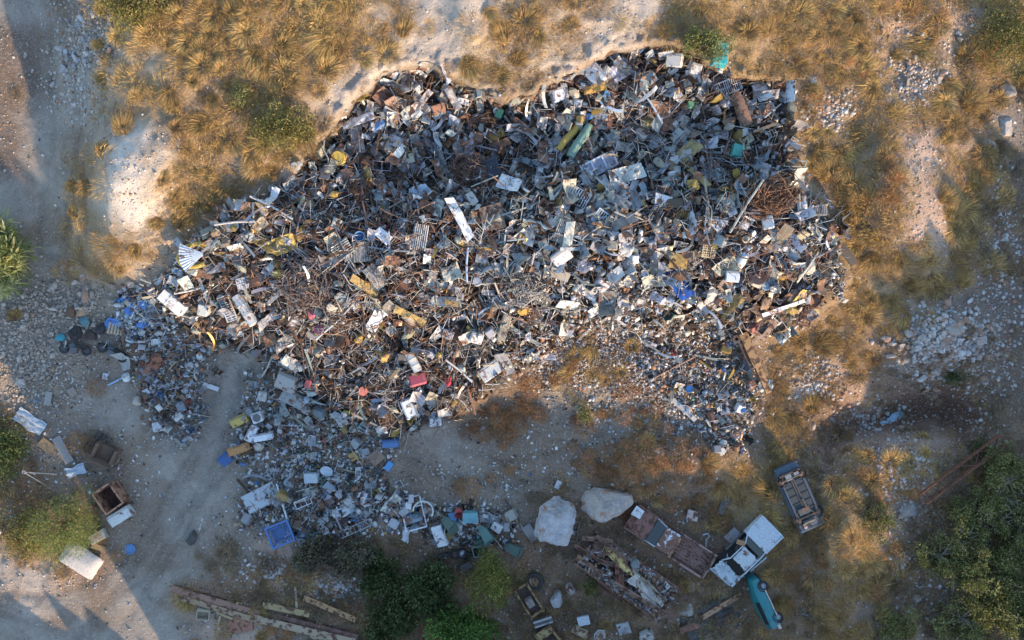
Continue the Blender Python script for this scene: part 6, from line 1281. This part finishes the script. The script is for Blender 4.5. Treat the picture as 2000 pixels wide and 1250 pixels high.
for (nm, phrase, cat, meshes, mat, cols, n, (s0, s1), lift, tl, wh, wl, blobs) in SPEC:
    for me in meshes:
        me.name = nm
        if not me.materials: me.materials.append(MATS[mat])
    us, vs = pick(n, wh, wl, blobs)
    proto = None
    for i in range(n):
        u, v = float(us[i]), float(vs[i]); cn, c = colour(cols, u, v)
        s = s0 + (s1 - s0) * rh.beta(1.6, 2.2)
        me = meshes[i % len(meshes)]
        o = bpy.data.objects.new(nm, me) if proto is None else proto.copy()
        proto = proto or o
        o.data = me; link(o)
        lw_ = sample(LITMASK, u, v) * (1 - sample(HEAPMASK, u, v)) > .5
        q = Vector((0, 0, 1)).rotation_difference(normal_at(u, v, 20)).to_matrix()
        o.rotation_euler = (q @ rot(0, 0, rh.uniform(0, 360)) @ rot(rh.normal() * tl * (.4 if lw_ else .75), rh.normal() * tl * (.4 if lw_ else .75), 0)).to_euler()
        o.location = P(u, v) + Vector((0, 0, (lift + rh.uniform(-.1, .25)) * (.35 if lw_ else 1)))
        o.scale = (s, s * rh.uniform(.85, 1.15), s); o.color = (*c, 1)
        o['category'] = cat; o['group'] = phrase + 's in the scrap heap'
        size = 'large ' if s > s0 + .62 * (s1 - s0) else ('small ' if s < s0 + .25 * (s1 - s0) else '')
        queue_label(o, size + cn + ' ' + phrase, u, v)
# large pieces stand proud over the mass so the heap keeps its clear shapes: nothing more to do, the lift above decides

# ------------------------------------------------------------------ small scrap that nobody could count: one mesh
def scrap_bits(n, us, vs, rng, kind, smin, smax, lift, pal):
    z = sample(Z, us, vs) + rng.uniform(0, 1, n) * lift
    k = (CAMZ - z) / CAMZ / PX; c = np.stack([(us - 1000) * k, (625 - vs) * k, z], 1)
    q = rng.normal(size=(n, 4)); q /= np.linalg.norm(q, axis=1)[:, None]
    w, x, y, zz = q.T
    R = np.stack([1 - 2 * (y * y + zz * zz), 2 * (x * y - zz * w), 2 * (x * zz + y * w), 2 * (x * y + zz * w), 1 - 2 * (x * x + zz * zz), 2 * (y * zz - x * w), 2 * (x * zz - y * w), 2 * (y * zz + x * w), 1 - 2 * (x * x + y * y)], 1).reshape(n, 3, 3)
    if kind == 'flat':      # lie flatter
        R[:, :, :] = R; R[:, 2, 0] *= .5; R[:, 2, 1] *= .5
    s = rng.uniform(smin, smax, n)
    dims = {'rod': np.stack([s * rng.uniform(2.0, 5, n), rng.uniform(.012, .03, n), rng.uniform(.012, .03, n)], 1), 'flat': np.stack([s, s * rng.uniform(.3, .9, n), np.full(n, .012)], 1), 'chunk': np.stack([s, s * rng.uniform(.5, 1, n), s * rng.uniform(.3, .8, n)], 1)}[kind]
    corners = np.array([[a, b, d] for d in (-.5, .5) for b in (-.5, .5) for a in (-.5, .5)])
    loc = corners[None] * dims[:, None, :]
    if kind == 'flat': loc[:, :, 2] += (np.abs(corners[None, :, 0]) * corners[None, :, 1] * rng.normal(size=(n, 1)) * .5 * s[:, None])
    loc *= 1 + .25 * rng.normal(size=loc.shape) * (kind == 'chunk')
    V = np.einsum('nij,nkj->nki', R, loc) + c[:, None, :]
    F = np.array([(0, 2, 3, 1), (4, 5, 7, 6), (0, 1, 5, 4), (2, 6, 7, 3), (0, 4, 6, 2), (1, 3, 7, 5)])
    F = (np.arange(n)[:, None, None] * 8 + F[None]).reshape(-1, 4)
    cc = np.array([PAL[p_][0] for p_ in pal]); wt = np.array([PAL[p_][1] for p_ in pal], float)
    C = cc[rng.choice(len(pal), n, p=wt / wt.sum())] * rng.uniform(.7, 1.2, (n, 1))
    return V.reshape(-1, 3), F, np.clip(np.repeat(C, 6, 0), .01, .85)
def join_bits(parts):
    V, F, C = [], [], []; off = 0
    for v, f, c in parts: V.append(v); F.append(f + off); C.append(c); off += len(v)
    return np.concatenate(V), np.concatenate(F), np.concatenate(C)
def heap_pts(n, wh, wl, blobs=None): return pick(n, wh, wl, blobs)
DARKMIX = ['grey', 'silver', 'blue-grey', 'rusty', 'rusty', 'dark brown', 'dark brown', 'black', 'black', 'off-white', 'tan']
parts = []
for kind, n, a, b, lift, blobs, pal, wh, wl in [('flat', 5200, .12, .42, .40, None, DARKMIX, 1, .3), ('flat', 1300, .12, .40, .45, [(1130, 500, 130, 3), (1240, 570, 100, 3), (1000, 600, 90, 2.5), (1560, 500, 70, 2)], ['white', 'off-white', 'cream', 'silver', 'pale blue'], 1, .1), ('flat', 700, .1, .35, .3, [(285, 595, 50, 30)], ['white', 'off-white', 'pale blue', 'blue'], .3, 1), ('chunk', 2800, .08, .24, .35, None, DARKMIX, 1, .5), ('rod', 3200, .12, .55, .55, None, ['rusty', 'dark brown', 'grey', 'black', 'silver', 'off-white'], 1, .3), ('rod', 4000, .14, .55, .6, [(610, 560, 110, 2.5), (560, 420, 90, 2.0), (1480, 420, 110, 1.2), (760, 480, 120, 1.5), (1320, 270, 120, 1.0), (700, 680, 120, 1.4), (850, 700, 100, 1.2)], ['rusty', 'dark brown', 'grey', 'black', 'silver', 'cream'], 1, .2), ('flat', 3600, .08, .28, .12, BL_HOUSE, PALN + ['white', 'pale blue', 'off-white'], .05, 1.2), ('chunk', 2200, .07, .20, .1, BL_HOUSE, PALN + ['white', 'off-white'], .05, 1.2)]:
    us, vs = heap_pts(n, wh, wl, blobs); parts.append(scrap_bits(n, us, vs, rh, kind, a, b, lift, pal))
V, F, C = join_bits(parts)
tag(mesh_obj('small_scrap', big_mesh('small_scrap', V, F, 'mixed_scrap', C)), 'countless small bits of scrap filling the heap', 'scrap', kind='stuff')
# light litter over the yard and the track edges
n = 44000; us = rh.uniform(-20, 2020, n); vs = rh.uniform(-20, 1270, n)
d = dens(us, vs, {'y': .6, 'o': .3, 'r': .05, 'w': .22, 'e': .12, 't': .12, 'k': .12, 'f': .06}) + 1.0 * np.exp(-((us - 1250) ** 2 + (vs - 710) ** 2) / 130 ** 2) + 1.0 * np.exp(-((us - 1120) ** 2 + (vs - 700) ** 2) / 80 ** 2) + .8 * np.exp(-((us - 1330) ** 2 + (vs - 830) ** 2) / 80 ** 2)
d = d + .5 * np.clip(blur(hm, 6)[np.clip(((vs - F0V) / FS).astype(int), 0, hm.shape[0] - 1), np.clip(((us - F0U) / FS).astype(int), 0, hm.shape[1] - 1)], 0, 1)
ok = (rh.uniform(0, 1, n) < d) & (sample(HEAPMASK, us, vs) < .35)
us, vs = us[ok], vs[ok]; h_ = len(us) // 2
TRL = []
n2_ = 6600; gu = np.concatenate([1240 + rh.normal(size=n2_ // 3) * 75, 1330 + rh.normal(size=n2_ // 3) * 60, 1130 + rh.normal(size=n2_ // 3) * 60]); gv = np.concatenate([690 + rh.normal(size=n2_ // 3) * 45, 740 + rh.normal(size=n2_ // 3) * 50, 690 + rh.normal(size=n2_ // 3) * 30])
spill = scrap_bits(len(gu), gu, gv, rh, 'flat', .06, .26, .08, ['off-white', 'pale blue', 'grey', 'grey', 'silver', 'tan', 'dark brown', 'dark brown', 'black', 'rusty'])
V, F, C = join_bits([spill, scrap_bits(h_, us[:h_], vs[:h_], rh, 'flat', .05, .24, .06, ['white', 'off-white', 'pale blue', 'cream', 'grey', 'blue', 'tan', 'dark brown']), scrap_bits(len(us) - h_, us[h_:], vs[h_:], rh, 'chunk', .04, .13, .04, ['white', 'off-white', 'pale blue', 'cream', 'grey', 'tan', 'dark brown', 'black'])])
tag(mesh_obj('yard_litter', big_mesh('yard_litter', V, F, 'mixed_scrap', C)), 'thin scatter of small litter on the yard and track edges', 'litter', kind='stuff')

# the small scrap in the trailer bed
n = 1500; lx = rh.uniform(-2.95, 2.95, n); ly = np.clip(rh.normal(size=n) * .75, -1.0, 1.0)
ly = np.where(rh.uniform(0, 1, n) < .5, np.sign(ly) * (1.0 - np.abs(rh.normal(size=n)) * .16), ly)
tu_ = 1222 + (lx * ca - ly * sa) * PX; tv_ = 1118 - (lx * sa + ly * ca) * PX
parts = []
for kd, i0, i1, a_, b_, pl in (('chunk', 0, 600, .07, .2, ['rusty', 'dark brown', 'grey', 'tan', 'blue-grey', 'black']), ('flat', 600, 1150, .12, .5, ['rusty', 'dark brown', 'grey', 'tan', 'black', 'off-white']), ('rod', 1150, 1500, .12, .35, ['rusty', 'dark brown', 'tan'])):
    v_, f_, c_ = scrap_bits(i1 - i0, tu_[i0:i1], tv_[i0:i1], rh, kd, a_, b_, .05, pl)
    k_ = np.repeat(sample(Z, tu_[i0:i1], tv_[i0:i1]), 8); v_[:, 2] += TZ0 + .12 - k_ + np.repeat(rh.uniform(0, .15, i1 - i0), 8); parts.append((v_, f_, c_))
V, F, C = join_bits(parts)
tag(mesh_obj('trailer_scrap', big_mesh('trailer_scrap', V, F, 'mixed_scrap', C)), 'small rusty scrap lying in the bed of the trailer', 'scrap', kind='stuff')
# ------------------------------------------------------------------ stones: the larger ones singly, gravel as one mass
STONES = [rock_mesh(700 + i, 2, .35, .7) for i in range(12)]
for me in STONES: me.name = 'stone'
rs = np.random.default_rng(31)
def stone_field(n, blobs, s0, s1, cols, phrase, group, spread=1.0):
    proto = None
    w = np.array([b[4] for b in blobs], float); w /= w.sum()
    for i in range(n):
        u0, v0, ru, rv, _ = blobs[rs.choice(len(blobs), p=w)]
        u, v = u0 + rs.normal() * ru * .5, v0 + rs.normal() * rv * .5
        if sample(HEAPMASK, u, v) > .3: v += 0; 
        s = s0 + (s1 - s0) * rs.beta(1.2, 3.0); c = np.array(cols[rs.integers(len(cols))]) * rs.uniform(.8, 1.15)
        o = bpy.data.objects.new('stone', STONES[0]) if proto is None else proto.copy()
        proto = proto or o; o.data = STONES[rs.integers(12)]; link(o)
        o.location = P(u, v) + Vector((0, 0, s * .25 + rs.uniform(0, .12))); o.rotation_euler = (rs.normal() * .4, rs.normal() * .4, rs.uniform(0, 6.28)); o.scale = (s * rs.uniform(.9, 1.5), s * rs.uniform(.8, 1.1), s * rs.uniform(.7, 1.1)); o.color = (*np.clip(c, 0, .8), 1)
        o['category'] = 'stone'; o['group'] = group
        queue_label(o, ('large ' if s > s0 + .5 * (s1 - s0) else 'small ' if s < s0 + .15 * (s1 - s0) else '') + phrase, u, v)
PALE = [(.52, .49, .46), (.56, .52, .48), (.46, .37, .31), (.40, .24, .16), (.48, .44, .40)]
COB = [(.38, .32, .26), (.43, .36, .29), (.33, .27, .21), (.42, .37, .32)]
stone_field(90, [(1850, 670, 75, 50, 3), (1780, 665, 50, 30, 1), (1830, 735, 50, 25, .8), (1880, 625, 50, 40, .7)], .15, .42, PALE, 'pale pile rock', 'rocks of the rock pile')
stone_field(75, [(60, 620, 70, 60, 2), (150, 580, 60, 40, 1), (40, 700, 50, 60, 1.2), (100, 690, 60, 60, .8)], .13, .32, COB, 'rounded cobble', 'cobbles at the left edge')
stone_field(42, [(165, 80, 45, 60, 2), (190, 45, 40, 30, 1), (130, 110, 20, 40, .8)], .13, .36, [(.46, .46, .47), (.40, .40, .40), (.48, .44, .40)], 'grey stone', 'grey stones at the upper left')
stone_field(43, [(1610, 215, 45, 35, 1.5), (1780, 130, 60, 50, 2), (1800, 160, 40, 40, 1), (1740, 40, 40, 60, 1), (1870, 60, 30, 60, .8)], .11, .28, PALE + COB, 'pale stone', 'stones on the upper right slope')
stone_field(50, [(1590, 740, 50, 40, 1), (1800, 1000, 60, 50, .8), (1760, 900, 60, 30, 1), (560, 1115, 70, 20, 1.2), (520, 1080, 40, 30, 1), (640, 1150, 50, 18, 1), (1770, 960, 40, 60, 1.3), (1700, 830, 80, 40, .8)], .10, .26, PALE, 'pale rubble stone', 'rubble stones in the lower ground')
def gravel_mass(name, n, want, s0, s1, cols, label, extra=(), heapmax=.25, blob=None):
    us = rs.uniform(-40, 2040, n); vs = rs.uniform(-40, 1290, n)
    if blob is not None:
        k = len(us); pick_ = rs.choice(len(blob), k); us = np.array([blob[i][0] for i in pick_]) + rs.normal(size=k) * np.array([blob[i][2] for i in pick_]) * .55; vs = np.array([blob[i][1] for i in pick_]) + rs.normal(size=k) * np.array([blob[i][3] for i in pick_]) * .55; ok = sample(HEAPMASK, us, vs) < heapmax
    else: ok = (rs.uniform(0, 1, n) < dens(us, vs, want)) & (sample(HEAPMASK, us, vs) < heapmax)
    us, vs = us[ok], vs[ok]; n = len(us)
    base_v = np.array([[1, 0, 0], [-1, 0, 0], [0, 1, 0], [0, -1, 0], [0, 0, .8], [0, 0, -.6]], float); f = np.array([[0, 2, 4], [2, 1, 4], [1, 3, 4], [3, 0, 4], [2, 0, 5], [1, 2, 5], [3, 1, 5], [0, 3, 5]])
    s = (s0 + (s1 - s0) * rs.beta(1, 3.5, n)); a = rs.uniform(0, 6.28, n)
    loc = base_v[None] * (1 + .3 * rs.normal(size=(n, 6, 3)) * .6) * s[:, None, None]
    ca, sa = np.cos(a)[:, None], np.sin(a)[:, None]
    z = sample(Z, us, vs) + s * .2; k = (CAMZ - z) / CAMZ / PX
    X = loc[:, :, 0] * ca - loc[:, :, 1] * sa + ((us - 1000) * k)[:, None]; Y = loc[:, :, 0] * sa + loc[:, :, 1] * ca + ((625 - vs) * k)[:, None]
    V = np.stack([X, Y, loc[:, :, 2] + z[:, None]], 2).reshape(-1, 3); F = (np.arange(n)[:, None, None] * 6 + f[None]).reshape(-1, 3)
    C = np.repeat(np.array(cols)[rs.integers(0, len(cols), n)] * rs.uniform(.75, 1.15, (n, 1)), 8, 0)
    tag(mesh_obj(name, big_mesh(name, V, F, 'stone_attr', np.clip(C, 0, .8))), label, 'gravel', kind='stuff')
gravel_mass('gravel', 52000, {'e': 1.0, 'f': .6, 'k': .7, 'd': .45, 'C': .6, 'c': .22, 's': .2, 't': .35, 'y': .25, 'r': .10, 'w': .22, 'g': .06}, .025, .14, PALE + COB, 'gravel and broken chalk over slopes and track')
gravel_mass('rock_rubble', 5200, None, .06, .24, PALE, 'small broken rocks filling the rock pile and rubble strips', blob=[(1850, 670, 85, 60), (1850, 680, 85, 60), (1840, 675, 80, 55), (1860, 660, 80, 55), (1850, 670, 85, 60), (1610, 215, 50, 40), (1790, 140, 80, 70), (560, 1115, 80, 22), (640, 1150, 60, 20), (1760, 960, 50, 70), (1590, 740, 60, 50), (1760, 900, 80, 40), (1700, 820, 90, 40), (1790, 1100, 60, 120), (1930, 700, 60, 150), (1960, 480, 40, 150), (165, 80, 55, 70), (150, 180, 60, 80)])
gravel_mass('cobble_mass', 2600, None, .06, .20, COB, 'cobbles covering the ground at the left edge', blob=[(60, 620, 85, 80), (40, 700, 60, 90), (150, 590, 60, 50), (90, 720, 70, 90), (165, 80, 50, 70)])

# ------------------------------------------------------------------ the countable grass tussocks
proto = None
for i, (u, v) in enumerate(TUSSOCKS):
    o = bpy.data.objects.new('grass_tussock', TUSS_M[0]) if proto is None else proto.copy()
    proto = proto or o; o.data = TUSS_M[i % len(TUSS_M)]; link(o)
    u, v = float(u), float(v)
    s = rs.uniform(.7, 1.3) if u > 1400 or v < 450 else rs.uniform(.6, 1.0)
    o.location = P(u, v); o.rotation_euler = (0, 0, rs.uniform(0, 6.28)); o.scale = (s, s, s * rs.uniform(.7, .95))
    tone = rs.uniform(.8, 1.15); tn = max(0, min(1, .5 + .9 * float(fbm(np.array([u / 60.]), np.array([v / 60.]), 3, 101)[0]))); o.color = (tone * (1 - .28 * tn), tone * (1 - .34 * tn), tone * (1 - .30 * tn), 1)
    o['category'] = 'grass tussock'; o['group'] = 'large dry grass tussocks on the banks'
    queue_label(o, ('large ' if s > 1.1 else '') + 'golden grass tussock', u, v)
finish_labels()
